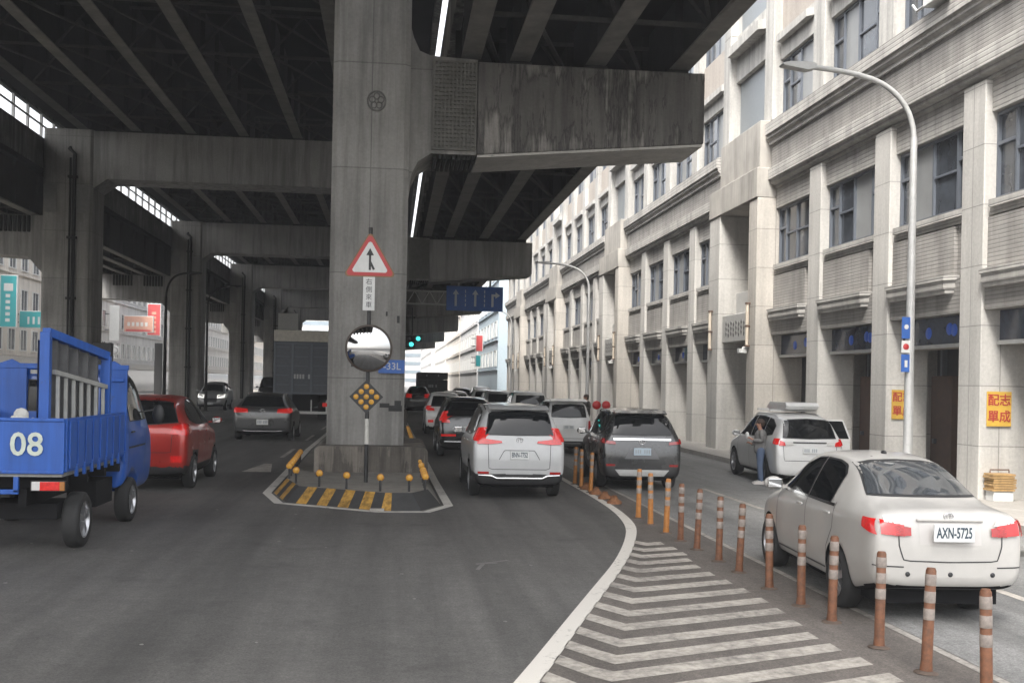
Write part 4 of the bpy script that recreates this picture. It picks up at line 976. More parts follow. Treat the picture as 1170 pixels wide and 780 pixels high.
gl = MB(); gl.add([(.03, 0, .63), (.88, 0, .63), (.71, 0, 1.06), (.06, 0, 1.05)], [(0, 1, 2, 3)]); obj('door_glass', gl, M_glass, do, world=False)
# --- red hatchback
c = Car('hatchback', 'metallic red hatchback right of the blue truck', 'car', (-5.0, 24.25, 0), 0, HATCH, P_red, (1.30, -1.28), .36, .42, 1.0, 1.08, 1.30, clad=.38)
common(c, 'hatch')
c.glass('rear_window', [(-.70, 1.07), (0, 1.02), (.70, 1.07)], [(-.54, 1.36), (0, 1.39), (.54, 1.36)], 'B', n=20)
c.tail([('B', [(.58, .88), (.88, .86)], [(.62, 1.0), (.84, 1.05)], 2), ('L', [(-2.08, .86), (-1.78, .92)], [(-2.0, 1.06), (-1.80, 1.03)], 0)])
mb = MB()
for sg in (-1, 1): c.patch(mb, c.Q([(sg * .60, .45), (sg * .80, .45)]), c.Q([(sg * .60, .55), (sg * .80, .55)]), 'B', .01)
c.part('bumper_reflector', mb, M_tailon)
c.plate(0, .70, .36, .16, None); c.emblem(.96, .05); c.mirrors(.8, 1.03, P_red); c.handles([(.05, .88), (-.9, .9)], P_red)
c.seams([[(-.62, 1.0), (-.60, .60), (.60, .60), (.62, 1.0)]], 'B')
# --- charcoal wagon
c = Car('estate_car', 'charcoal hatchback with wide red tail lights ahead of the red car', 'car', (-4.68, 42.6, 0), 0, HATCH, P_wag, (1.35, -1.3), .33, .40, 1.05, 1.18, 1.20)
common(c, 'hatch')
c.glass('rear_window', [(-.66, 1.07), (0, 1.05), (.66, 1.07)], [(-.54, 1.34), (0, 1.38), (.54, 1.34)], 'B')
c.tail([('B', [(.44, .86), (.86, .86)], [(.46, .98), (.86, 1.02)], 2), ('L', [(-2.08, .87), (-1.85, .90)], [(-2.0, 1.02), (-1.85, 1.0)], 2)])
c.plate(0, .58, .42, .20, None, mat=simple('plate_bright', (.62, .62, .60), .4)); c.emblem(.93, .07); c.rails(.4, -1.4, .56, M_chrome)
mb = MB(); p = c.hit(0, .4, 'B', .01); mb.tube([(p.x, -.7, .38), (p.x, -.4, .36), (p.x, .4, .36), (p.x, .7, .38)], .02, 6); c.part('bumper_strip', mb, M_chrome)
for sg in (-1, 1):
    mb = MB(); mb.tube([(-1.9, sg * .95, 1.05), (-1.75, sg * .82, 1.35), (-1.6, sg * .76, 1.5)], .035, 8); c.part('pillar_trim', mb, M_chrome)
# --- oncoming silver car and dark van far left
c = Car('hatchback', 'silver car facing us with its headlights on beside the left pylons', 'car', (-12.5, 79, 0), PI, HATCH, P_silver, (1.30, -1.28), .34, .42, 1, 1.1, 1.36, subs=1)
common(c, 'hatch'); c.head([(.40, .62), (.84, .66)], [(.40, .80), (.84, .84)], M_headon); c.mirrors(.8, 1.0, P_silver); c.plate(0, .35, .36, .16, None, 'F')
c = Car('van', 'dark van facing us behind the silver car with lit headlights', 'van', (-9.9, 92, 0), PI, VAN, P_wag, (1.28, -1.25), .34, .42, 1, 1.2, 1.45, subs=1)
common(c, 'van'); c.head([(.45, .62), (.74, .66)], [(.45, .74), (.74, .78)], M_headon); c.mirrors(1.0, 1.1, P_wag)

# ------------------------------------------------------------------ blue truck at the left
def worn_paint(name, col, rust, amt=.62):
    m, n, l, p = new_mat(name); tc = n.new('ShaderNodeTexCoord'); v = tc.outputs['Object']
    a_ = noise(n, l, v, 3.5, 9, .72); b_ = noise(n, l, v, 1.0, 5, .6, (9, 9, .8))
    c0 = ramp(n, l, b_, [(.35, tuple(x * .72 for x in col)), (.65, col)])
    mx = n.new('ShaderNodeMix'); mx.data_type = 'RGBA'; l.new(ramp(n, l, a_, [(amt, g(0)), (amt + .07, g(.85))]), mx.inputs[0]); l.new(c0, mx.inputs[6]); mx.inputs[7].default_value = (*rust, 1)
    l.new(mx.outputs[2], p.inputs['Base Color']); p.inputs['Roughness'].default_value = .45
    bp = n.new('ShaderNodeBump'); bp.inputs['Strength'].default_value = .25; bp.inputs['Distance'].default_value = .02; l.new(noise(n, l, v, 2.2, 3), bp.inputs['Height']); l.new(bp.outputs[0], p.inputs['Normal'])
    MATS[name] = m; return m
M_tblue = worn_paint('truck_blue_paint', (.018, .10, .42), (.05, .055, .07))
M_tblue2 = simple('truck_blue_cab', (.018, .095, .40), .3, coat=.5, var=.1, vscale=5)
M_tgrey = simple('bare_grey_metal', (.30, .30, .29), .55, .3, var=.25, vscale=9)
t = thing('flatbed_truck', 'blue flatbed truck numbered 08 carrying a tall steel frame, cut by the left photo edge', 'truck', (-5.0, 16.5, 0), PI / 2)
ox, oy = 16.5, -5.1                        # local x = Y-16.5, local y = -(X+5.1)
def T(name, mb, mat, parent=None, **k): return obj(name, mb, mat, parent or t, world=False, **k)
xr, xf = -2.35, .62                        # bed rear and front
yl, yr = .91, -.91
T('bed_floor', MB().box(xr + .03, xf, yr + .03, yl - .03, 1.0, 1.06), M_tgrey)
mb = MB().box(xr, xr + .04, yr, yl, 1.05, 1.74); mb.box(xr - .02, xr, yr, yl, 1.70, 1.745); mb.box(xr - .02, xr, yr, yl, 1.04, 1.08)
tg = T('tailgate', mb, M_tblue, bevel=.008)
text('fleet_number', '08', .41, simple('fleet_number_paint', (.55, .60, .52), .6, var=.2), tg, (xr - .022, -.46, 1.40), (PI / 2, 0, -PI / 2), sx=1.0, bold=.006)
for sg in (1, -1):
    y = yl * sg; mb = MB().box(xr + .05, xf, y - .02, y + .02, 1.06, 1.74); x = xr + .12
    while x < xf - .2: mb.box(x, x + .26, y + sg * .021, y + sg * .045, 1.10, 1.70); mb.box(x + .26, x + .32, y + sg * .02, y + sg * .06, .98, 1.14); x += .36
    T('side_board', mb, M_tblue, bevel=.006)
mb = MB()
for y in (-.38, .38): mb.box(xr + .1, xf + 1.8, y - .05, y + .05, .62, .84)
for x in (-2.1, -1.2, -.3, .5): mb.box(x - .04, x + .04, -.9, .9, .84, 1.0)
mb.box(-1.95, -1.25, -.72, .72, .42, .62); mb.box(-.6, .3, -.85, -.45, .42, .78)
T('chassis', mb, M_dark)
T('rear_bumper', MB().box(xr + .0, xr + .05, .2, .95, .80, .86).box(xr, xr + .05, -.36, -.30, .80, 1.0).box(xr, xr + .05, .1, .9, .96, 1.0).box(xr, xr + .05, -.36, .9, .78, .84), M_tblue, bevel=.006)
for sg in (1, -1):
    mb = MB(); y = sg * .72
    a0, a1 = (y - .20, y + .22)
    mb.box(xr + .02, xr + .08, min(a0, a1), max(a0, a1), .82, .95, 0); mb.box(xr + .005, xr + .03, y - .14, y + .1, .83, .94, 1)
    mb.box(xr + .005, xr + .03, y - .2 if sg < 0 else y + .1, y - .14 if sg < 0 else y + .2, .83, .94, 2); mb.box(xr + .004, xr + .03, y + .1 if sg < 0 else y - .2, y + .2 if sg < 0 else y - .14, .83, .94, 3)
    T('tail_light', mb, [M_blackp, M_tailon, M_orangeb, M_lampw], bevel=.004)

class _W: pass
w_ = _W(); w_.root = t
for x in (-1.55, 1.12):
    for y in (-.86, .86): Car.wheel(w_, x, y, .37 if x < 0 else .35)
# cab
st = [(.68, .78, 1.55, 1.62, .84, .76), (.70, .66, 1.60, 2.30, .93, .78), (.80, .58, 1.60, 2.42, .96, .80), (1.2, .56, 1.58, 2.46, .97, .80), (1.7, .56, 1.55, 2.42, .97, .80), (2.05, .56, 1.5, 2.25, .96, .80), (2.38, .56, 1.45, 1.80, .95, .84), (2.58, .58, 1.3, 1.45, .93, .82), (2.64, .62, 1.1, 1.2, .88, .76), (2.66, .68, .9, 1.0, .8, .7)]
cab = Car.__new__(Car); cab.root = t; cab.sx = cab.sy = cab.sz = 1; cab.st = st; cab.W = .89
st = [(q[0], q[1] - .14) + q[2:] for q in st]; me, cab.bvh = body_mesh(st, [1.12], .47, 2)
me.name = 'cab'; me.materials.clear(); me.materials.append(M_tblue2)
for p in me.polygons: p.use_smooth = True
co = bpy.data.objects.new('cab', me); C.objects.link(co); co.parent = t
for vw in 'LR': cab.glass('side_window', [(2.15, 1.60), (.95, 1.60)], [(2.05, 1.75), (1.85, 2.2), (1.6, 2.26), (.95, 2.27)], vw)
cab.glass('windscreen', [(-.72, 1.62), (.72, 1.62)], [(-.62, 2.26), (.62, 2.26)], 'F')
cab.glass('rear_window', [(-.5, 1.75), (.5, 1.75)], [(-.5, 2.2), (.5, 2.2)], 'B')
for vw in 'LR':
    mb = MB(); cab.line(mb, [(.85, 1.58), (.86, .8)], vw); cab.line(mb, [(2.2, 1.6), (1.95, 1.2), (1.9, .8)], vw); cab.line(mb, [(.85, 1.18), (1.95, 1.18)], vw, .03); T('door_seam', mb, M_blackp)
cab.handles([(1.0, 1.42)], M_blackp)
for sg in (-1, 1):
    m_ = MB(); m_.bar((2.15, sg * .85, 1.7), (2.25, sg * 1.08, 1.75), .02, .02); m_.ball((2.25, sg * 1.1, 1.66), (.05, .1, .17), 12); T('wing_mirror', m_, M_blackp)
# blue guard behind the cab with two solid side panels and a middle bar
mb = MB()
for (y0, y1) in ((-.96, -.56), (.52, .96)): mb.prism([(y0, 1.06), (y1, 1.06), (y1 if y0 > 0 else y1, 2.44), ((y0 + y1) / 2, 2.52), (y0, 2.4)], 'x', xf + .0, xf + .05)
mb.box(xf - .01, xf + .06, -.98, .98, 2.38, 2.46); mb.box(xf - .01, xf + .06, .02, .08, 1.06, 2.4)
mb.box(xf - .03, xf, -.92, -.62, 2.2, 2.26)
T('cab_guard', mb, M_tblue, bevel=.008)
mb = MB()
for y in (-.3, .3): mb.box(xf - .04, xf - .01, y - .15, y + .15, 2.3, 2.36)
T('guard_rail', mb, M_tgrey)
# the load: steel frame standing in the bed and a slatted grey rack leaning on it
fr = thing('steel_frame', 'tall blue steel frame with grey ribs standing in the truck bed', 'frame', (-4.40, 15.7, 1.06))
def F(name, mb, mat, **k): return obj(name, mb, mat, fr, world=False, **k)
A = Vector((-.19, -.72, 0)); B_ = Vector((.22, .75, 0))
def lp(s_, z, o=0):
    p = A.lerp(B_, s_); nn = Vector((B_.y - A.y, A.x - B_.x, 0)).normalized(); return p + nn * o + Vector((0, 0, z))
mb = MB()
mb.bar(lp(0, 0), lp(0, 1.80), .13, .11); mb.bar(lp(1, 0), lp(1, 1.52), .13, .11); mb.bar(lp(0, 1.80), lp(1, 1.52), .12, .12); mb.bar(lp(0, .04), lp(1, .04), .08, .08)
F('outer_frame', mb, M_tblue, bevel=.008)
mb = MB()
for k in range(1, 6):
    s_ = k / 6; mb.bar(lp(s_, .05, -.06), lp(s_, 1.78 - .28 * s_, -.06), .13, .05)
F('ribs', mb, simple('rib_grey', (.10, .10, .10), .6, var=.3))
mb = MB()
for k in range(5):
    s0 = k / 5 + .02; q = [lp(s0, .05, -.14), lp(s0 + .16, .05, -.14), lp(s0 + .16, 1.7 - .28 * s0, -.14), lp(s0, 1.7 - .28 * s0, -.14)]; mb.add(q + [p + Vector((.01, -.01, 0)) for p in q], [(0, 1, 2, 3), (7, 6, 5, 4)])
F('backing_panel', mb, simple('backing_blue', (.012, .035, .13), .5, var=.3))
mb = MB()
for k in range(7):
    s_ = .10 + k * .125; mb.bar(lp(s_, .04, .10), lp(s_ + .03, 1.26 - .20 * s_, .06), .045, .035)
mb.bar(lp(.06, 1.27, .07), lp(.93, 1.07, .06), .06, .06); mb.bar(lp(.06, .05, .10), lp(.90, .05, .10), .05, .05)
rk = thing('slatted_rack', 'pale grey slatted metal rack leaning inside the blue frame on the truck', 'rack', (-4.40, 15.7, 1.06))
obj('slats', mb, simple('rack_grey', (.36, .36, .34), .5, .2, var=.2), rk, world=False)
mb = MB()
for (x, y, z, r_) in [(0, 0, .16, .17), (.16, .03, .14, .14), (-.16, .02, .12, .13), (.02, 0, .30, .10)]: mb.ball((x, y, z), (r_, r_ * .8, r_ * .9), 10)
o = obj('plastic_sack', mb, simple('sack_white', (.55, .54, .50), .6, var=.3, vscale=8)); o.location = (-4.85, 14.8, 1.46)
tag(o, 'crumpled white sack on the truck bed, left of the steel frame', 'sack')
mb = MB().box(-.18, .18, -.2, .2, 0, .4); o = obj('wooden_crate', mb, simple('crate_brown', (.16, .10, .06), .7, var=.3), None, .01); o.location = (-4.85, 14.85, 1.06)
tag(o, 'brown crate under the white sack on the truck bed', 'crate')

# ------------------------------------------------------------------ grey box lorry behind the pillar, dark lorry further
def lorry(label, loc, w, h, L, mats, zfl=1.5):
    t = thing('box_lorry', label, 'lorry', loc, PI / 2)
    def T(name, mb, mat, **k): return obj(name, mb, mat, t, world=False, **k)
    hw = w / 2
    T('cargo_box', MB().box(0, L, -hw, hw, zfl, h - .62), mats[0], bevel=.02)
    T('header_board', MB().box(-.04, .1, -hw, hw, h - .6, h), mats[1], bevel=.02)
    T('roof_cover', MB().box(.1, L, -hw, hw, h - .6, h - .05), mats[0], bevel=.02)
    mb = MB()
    for k in range(4):
        y = -hw + w * k / 3; y = min(max(y, -hw + .06), hw - .06); mb.box(-.06, 0, y - .06, y + .06, zfl, h - .62)
    for z in (zfl + .05, h - .68): mb.box(-.055, 0, -hw, hw, z - .05, z + .05)
    for k in range(5):
        for r_ in range(3):
            z = zfl + .5 + k * (h - zfl - 1.4) / 4; y0 = -hw + .1 + r_ * w / 3; mb.box(-.03, 0, y0 + .08, y0 + w / 3 - .2, z - .03, z + .03)
    T('door_ribs', mb, mats[2], bevel=.006)
    mb = MB()
    for k in range(6):
        if k == 1: continue
        mb.box(-.035, -.028, -hw + w * .36 + k * .15, -hw + w * .36 + k * .15 + .10, zfl + .82, zfl + 1.06)
    for y in (-.5, .5): mb.box(-.05, -.03, y - .05, y + .05, zfl + 1.75, zfl + 1.9)
    T('faded_lettering', mb, simple('faded_lettering', (.42, .43, .42), .6))
    T('chassis', MB().box(.1, L + 1.6, -.5, .5, .75, zfl).box(.0, .12, -hw + .1, hw - .1, .62, .78), M_dark)
    mb = MB()
    for y in (-hw + .15, -.55, .55, hw - .2): mb.box(-.02, .06, y, y + .07, .5, 1.2)
    mb.box(-.03, .04, -hw + .1, hw - .1, .45, .58)
    T('underrun_bar', mb, M_galv)
    for sg in (-1, 1): T('tail_light', MB().box(-.05, .0, sg * hw * .82 - .12, sg * hw * .82 + .12, .85, 1.05), M_tailon, bevel=.01)
    T('mud_flap', MB().box(.9, .93, -hw + .1, -hw + .7, .2, 1.1), M_black); T('mud_flap', MB().box(.9, .93, hw - .7, hw - .1, .2, 1.1), M_black)
    w_ = _W(); w_.root = t
    for x in (1.5, L + 1.2):
        for y in (-hw + .2, hw - .2): Car.wheel(w_, x, y, .5)
    T('cab', MB().prism([(L + .1, .8), (L + 2.0, .8), (L + 2.0, 1.7), (L + 1.7, 2.7), (L + .1, 2.8)], 'y', -hw + .1, hw - .1), mats[0], bevel=.05)
    return t
lorry('tall grey box lorry with cream header board, half hidden by the big pillar', (-4.75, 58.5, 0), 3.0, 4.9, 7, (simple('lorry_grey', (.075, .085, .10), .5, var=.2), simple('lorry_cream', (.46, .43, .36), .6, var=.2), simple('lorry_rib_grey', (.10, .115, .135), .5)))
lorry('dark closed lorry far ahead in the centre queue under the bright sky', (3.5, 92, 0), 2.6, 3.1, 5, (simple('lorry_dark', (.045, .045, .045), .6, var=.2), simple('lorry_dark', (.05, .05, .05), .6), simple('lorry_dark_rib', (.07, .07, .068), .5)), 1.0)

# ------------------------------------------------------------------ delineator posts along the chevron zone
YS = [7.47, 8.36, 9.2, 10.22, 11.01, 11.95, 13.01, 13.82, 14.82, 15.66, 16.49, 17.47, 18.33, 22.65, 23.73, 24.55, 26.75]
def post(loc, lab, mt):
    t = thing('delineator_post', lab, 'bollard', loc, 0, 'orange delineator posts along the chevron zone')
    m = MB(); m.tube([(0, 0, .02), (0, 0, .10), (0, 0, .84), (0, 0, .862)], [.052, .045, .042, .032], 14); obj('tube', m, mt, t, world=False)
    for k, z in enumerate((.44, .58, .72)):
        m = MB(); m.lathe([(.0448, z), (.0462, z + .004), (.0455, z + .088), (.0435, z + .092)], n=14); obj('reflective_band', m, M_refl, t, world=False)
    m = MB(); m.lathe([(.10, 0.006), (.095, .014), (.06, .022), (.045, .03), (0, .03)], n=18); obj('foot', m, simple('post_foot', (.085, .06, .045), .8, var=.3), t, world=False)
    return t
labs = ['nearest orange post at the bottom right corner of the photo', 'second nearest orange post, in front of the saloon car bumper', 'third orange post from the right, in front of the saloon car tail light', 'orange post in front of the saloon car rear wheel', 'orange post in front of the saloon car rear door', 'orange post covering the saloon car front wheel', 'orange post just left of the saloon car bonnet', 'eighth orange post from the right, against pale tarmac', 'ninth orange post from the right, against pale tarmac', 'orange post below the right rear wheel of the dark grey suv',
        'leftmost three bright orange posts: the right one below the dark suv', 'middle one of three bright orange posts below the dark suv plate', 'left one of three bright orange posts below the dark suv', 'far orange post at the left front wheel of the dark suv', 'far orange post just left of the dark suv front wheel', 'far orange post midway between pearl suv and dark suv', 'farthest orange post right beside the pearl suv']
labs[10] = 'right one of three bright orange posts below the dark suv'
pm = {}
for i, (y, lab) in enumerate(zip(YS, labs)):
    k = 1 if i >= 10 else 0
    x = 4.40 - .008 * max(0, y - 7)
    if k not in pm: pm[k] = o = post((x, y, 0), lab, M_orangeb if k else M_orange)
    else: o = dup(pm[k], (x, y, 0), None, lab)
    o.rotation_euler = (R(random.uniform(-2.4, 2.4)), R(random.uniform(-2.6, 2.6)), random.uniform(0, 3))
s0 = None
for i, (x, y) in enumerate([(4.30, 23.3), (4.32, 22.3), (4.34, 21.4), (4.36, 20.6)]):
    lab = ['farthest', 'second farthest', 'second nearest', 'nearest'][i] + ' of the broken orange post stubs at the tip of the chevrons'
    if s0 is None:
        m = MB(); m.lathe([(.15, 0.006), (.14, .05), (.08, .09), (.05, .16), (.045, .10), (0, .10)], n=12); s0 = obj('post_stub', m, simple('worn_stub_orange', (.20, .085, .035), .8, var=.6, vscale=18), None, world=False)
        tag(s0, lab, 'bollard', 'broken post stubs'); s0.location = (x, y, 0)
    else:
        o = s0.copy(); C.objects.link(o); o.location = (x, y, 0); o['label'] = lab; o.rotation_euler = (R(random.uniform(-12, 12)), R(random.uniform(-12, 12)), i)

# ------------------------------------------------------------------ sign pole in front of the pillar
sp = thing('sign_pole', 'black and white pole on the traffic island carrying the signs and the mirror', 'pole', (-.46, 21.35, H_I))
m = MB(); m.tube([(0, 0, 0), (0, 0, 5.0)], .04, 12); obj('pole', m, M_signk, sp, world=False)
m = MB()
for z in (.75,): m.lathe([(.042, z), (.042, z + .5)], n=12)
obj('white_band', m, simple('pole_white', (.5, .49, .45), .5, var=.2), sp, world=False)
YP = 21.35 - .06
ts = thing('merge_sign', 'red bordered triangular merging traffic sign high on the pillar pole', 'road sign', (-.46, YP, 4.30))
def tri(s_, y0, y1, mt, nm):
    r_ = s_; pts = []
    for k, a in enumerate((90, 210, 330)):
        for d in (-8, 0, 8): pts.append((r_ * (1 if d == 0 else .97) * math.cos(R(a + d * .6)), r_ * (1 if d == 0 else .97) * math.sin(R(a + d * .6))))
    m = MB(); m.prism(pts, 'y', y0, y1); obj(nm, m, mt, ts, world=False)
ts.location.z = 4.63
tri(.545, -.012, 0, simple('sign_edge_brown', (.22, .12, .05), .6), 'rim'); tri(.505, -.016, -.0125, M_signr, 'border'); tri(.385, -.020, -.0165, M_signw, 'face')
m = MB(); m.box(-.022, .022, -.024, -.0205, -.17, .14); m.prism([(-.075, .12), (.075, .12), (0, .26)], 'y', -.024, -.0205)
m.prism([(.015, .02), (.10, -.15), (.06, -.17), (0, -.05)], 'y', -.0245, -.0208); obj('merge_arrow', m, M_signk, ts, world=False)
pl = thing('notice_plate', 'narrow white plate with four characters under the triangular sign', 'sign', (-.47, YP, 4.0))
m = MB(); m.box(-.115, .115, -.012, 0, -.33, .33); obj('plate', m, M_signw, pl, world=False, bevel=.006)
for k, ch in enumerate('右側來車'): text('character', ch, .13, simple('faded_black', (.08, .08, .078), .6), pl, (0, -.014, .225 - k * .15))
cm = thing('convex_mirror', 'round convex traffic mirror on the pillar pole', 'mirror', (-.45, YP, 2.93))
m = MB(); prof = []
for k in range(13):
    r_ = .43 * k / 12; prof.append((r_, -(.07 - .07 * (r_ / .43) ** 2) - .02))
m.lathe(prof, n=40, axis='y'); obj('mirror_face', m, M_mirror, cm, world=False)
m = MB(); m.lathe([(.425, -.035), (.46, -.03), (.465, 0), (.43, .03), (0, .05)], n=40, axis='y'); obj('mirror_rim', m, simple('mirror_rim_brown', (.06, .045, .035), .5), cm, world=False)
db = thing('reflector_board', 'diamond shaped black board with nine amber reflectors below the mirror', 'road sign', (-.48, YP, 1.98))
m = MB(); m.prism([(0, -.33), (.33, 0), (0, .33), (-.33, 0)], 'y', -.015, 0); obj('board', m, M_signk, db, world=False, bevel=.01)
for i in range(3):
    for j in range(3):
        x, z = (i - j) * .1, (i + j - 2) * .1; m = MB(); m.lathe([(0, -.032), (.04, -.03), (.052, -.016)], (x, 0, z), 'y', 14); obj('reflector', m, M_amber, db, world=False)
km = thing('route_plate', 'dark blue plate reading 33L half hidden behind the mirror', 'sign', (.03, 24.24, 2.62))
m = MB(); m.box(-.32, .26, -.02, 0, -.15, .15); obj('plate', m, M_signb, km, world=False)
text('characters', '-33L', .22, simple('plate_text_pale', (.40, .42, .44), .6), km, (-.02, -.023, 0), bold=.002)

# ------------------------------------------------------------------ blue overhead direction sign
ds = thing('direction_sign', 'blue overhead lane sign with white arrows under the second crosshead', 'road sign', (4.35, 57.8, 6.8))
m = MB(); m.box(-1.5, 1.55, -.06, 0, -.66, .66, 0); obj('panel', m, M_signb, ds, world=False, bevel=.02)
def arrow(x, turn=False):
    m = MB(); w = .06
    if not turn:
        m.box(x - w, x + w, -.07, -.062, -.42, .28); m.prism([(x - .17, .22), (x + .17, .22), (x, .48)], 'y', -.07, -.062)
    else:
        m.box(x - w, x + w, -.07, -.062, -.42, .2); m.box(x - w, x + .18, -.07, -.062, .14, .26); m.prism([(x + .16, .03), (x + .16, .38), (x + .40, .2)], 'y', -.07, -.062)
    obj('arrow', m, simple('sign_arrow_white', (.5, .54, .56), .5), ds, world=False)
arrow(-1.0); arrow(.05); arrow(.98, True)
m = MB()
for x in (-.48, .55):
    for k in range(4): m.box(x - .025, x + .025, -.068, -.062, -.42 + k * .24, -.26 + k * .24)
obj('lane_dashes', m, simple('sign_arrow_white', (.5, .5, .5)), ds, world=False)
m = MB()
for z in (.35, -.35): m.tube([(-1.5, .1, z), (-4.05, .1, z)], .05, 8)
for k in range(6): m.tube([(-1.6 - k * .4, .1, -.35 if k % 2 else .35), (-2.0 - k * .4, .1, .35 if k % 2 else -.35)], .025, 6)
m.box(-.9, -.8, 0, .1, -.6, 1.1); m.box(.8, .9, 0, .1, -.6, 1.1)
obj('bracket', m, M_galv, ds, world=False)

# ------------------------------------------------------------------ traffic lights far ahead
def signal(loc, lab):
    t = thing('traffic_light', lab, 'traffic light', loc, 0, 'green traffic lights ahead')
    m = MB(); m.box(-.75, .75, 0, .2, -.22, .22); obj('housing', m, M_signk, t, world=False, bevel=.05)
    for k in range(3):
        m = MB(); m.lathe([(0, -.03), (.15, -.02), (.17, 0)], (-.48 + k * .48, 0, 0), 'y', 16); obj('lens', m, simple('green_signal_lens', (.05, .5, .45), .3, emit=(.08, 1, .9), es=.5) if k == 2 else simple('dark_lens', (.03, .03, .03), .4), t, world=False)
    m = MB(); m.tube([(0, .1, .2), (0, .1, 2.4)], .05, 8); obj('hanger', m, M_steel, t, world=False)
    return t
s1 = signal((1.55, 84.5, 5.65), 'green traffic light beyond the pillar, upper of the two')
dup(s1, (.95, 80.5, 5.05), None, 'green traffic light beyond the pillar, lower and nearer of the two')

# ------------------------------------------------------------------ street lamps
def arclamp(loc, lab, d=-1, h=7.5, reach=2.7, dark=False, group='street lamps along the right kerb'):
    t = thing('street_lamp', lab, 'street lamp', loc, 0, group); mt = M_steel if dark else M_galv
    m = MB(); m.tube([(0, 0, 0), (0, 0, .5), (0, 0, h)], [.115, .10, .07], 14); m.lathe([(.2, 0), (.2, .03), (.11, .04)], n=14); obj('pole', m, mt, t, world=False)
    pts = [(0, 0, h), (d * .03, 0, h + .25), (d * .15, 0, h + .58), (d * .42, 0, h + .90), (d * .8, 0, h + 1.12), (d * 1.3, 0, h + 1.24), (d * 1.8, 0, h + 1.30), (d * 2.2, 0, h + 1.33)]
    pts = [(p[0] * reach / 2.7, 0, p[2]) for p in smooth_line(pts, 1)]
    m = MB(); m.tube(pts, .055, 12); obj('arm', m, mt, t, world=False)
    x = pts[-1][0]; m = MB(); z = h + 1.33
    m.prism([(x - d * .05, z - .05), (x + d * .12, z - .09), (x + d * .62, z - .02), (x + d * .66, z + .02), (x + d * .5, z + .06), (x + d * .1, z + .07), (x - d * .05, z + .05)], 'y', -.12, .12); obj('lamp_head', m, mt, t, world=False, bevel=.03)
    return t
l1 = arclamp((10.55, 21.03, .15), 'tall curved grey street lamp on the near right pavement', h=7.35)
dup(l1, (10.55, 57.5, .15), None, 'second curved street lamp further along the right pavement')
dup(l1, (10.55, 95, .15), None, 'farthest curved street lamp before the end of the stone building')
arclamp((-12.5, 75, 0), 'dark curved street lamp between the second and third left pylons', 1, 7.2, 2.2, True, 'street lamps under the viaduct')
t = arclamp((-12.2, 60, 0), 'dark pole with short arm in front of the second left pylon', 1, 6.6, 1.5, True, 'street lamps under the viaduct')
ps = thing('parking_sign', 'stack of small blue and red plates fixed to the near street lamp', 'sign', (10.42, 20.95, 2.75))
for k, (z0, z1, mt) in enumerate([(.62, 1.06, M_signb), (.33, .58, M_signw), (-.06, .30, M_signb)]):
    m = MB(); m.box(-.11, .07, -.05, -.035, z0, z1); obj('plate', m, mt, ps, world=False, bevel=.006)
m = MB(); m.lathe([(0, -.058), (.06, -.056), (.065, -.052)], (-.015, 0, .455), 'y', 14); obj('red_disc', m, M_signr, ps, world=False)
m = MB(); m.lathe([(0, -.058), (.05, -.056)], (-.015, 0, .86), 'y', 10); m.box(-.04, .02, -.057, -.052, .04, .18); obj('white_mark', m, M_signw, ps, world=False)
rf = thing('round_sign_pair', 'pair of small red round signs on a thin post left of the dark grey suv', 'sign', (7.1, 36, .0))
m = MB(); m.tube([(0, 0, 0), (0, 0, 1.7)], .025, 8); obj('post', m, M_galv, rf, world=False)
for x in (-.16, .17):
    m = MB(); m.lathe([(0, -.04), (.14, -.04), (.15, -.02), (0, -.02)], (x, 0, 1.62), 'y', 16); obj('disc', m, simple('bright_red_disc', (.5, .03, .03), .4), rf, world=False)

# ------------------------------------------------------------------ small things by the building
def poster(loc, lab):
    t = thing('poster', lab, 'poster', loc, 0, 'yellow posters on the arcade columns')
    m = MB(); m.box(-.26, .26, -.02, 0, -.35, .35); obj('sheet', m, simple('poster_yellow', (.55, .34, .05), .6, var=.12), t, world=False)
    for k, ch in enumerate('配志單成'): text('character', ch, .25, simple('poster_red', (.35, .04, .03), .6), t, (-.125 + .25 * (k % 2), -.022, .165 - .33 * (k // 2)), bold=.004)
    return t
p1 = poster((12.20, 20.51, 1.98), 'yellow poster with four red characters on the right hand column')
p2 = poster((12.20, 24.66, 1.98), 'yellow poster with four red characters behind the near street lamp')
cb = thing('cardboard_stack', 'stack of flattened brown cardboard on a white box by the right column', 'cardboard', (12.12, 20.3, .15))
m = MB(); m.box(-.2, .22, -.15, .15, 0, .2); obj('white_box', m, M_signw, cb, world=False, bevel=.01)
m = MB()
for k in range(7): a_ = random.uniform(-.03, .03); m.box(-.24 + a_, .24 + a_, -.17, .17, .205 + k * .05, .245 + k * .05)
obj('card_sheets', m, simple('cardboard', (.38, .24, .10), .8, var=.35, vscale=9), cb, world=False)
m = MB(); m.tube([(-.2, 0, .56), (-.2, 0, .62), (.2, 0, .62), (.2, 0, .56)], .015, 6); obj('strap_handle', m, M_door, cb, world=False)
ac = thing('air_conditioner', 'white air conditioner box on the upper ledge at the top right', 'air conditioner', (11.55, 21.9, 10.65))
m = MB(); m.box(-.2, .25, -.45, .45, 0, .6); obj('casing', m, M_signw, ac, world=False, bevel=.02)
m = MB(); m.lathe([(0, -.21), (.22, -.208)], (0, 0, .3), 'x', 18); obj('fan_grille', m, M_blackp, ac, world=False)
m = MB(); m.tube([(-.1, .5, .1), (-.15, .8, .05), (-.15, 1.0, .25)], .03, 8); obj('pipe', m, M_galv, ac, world=False)

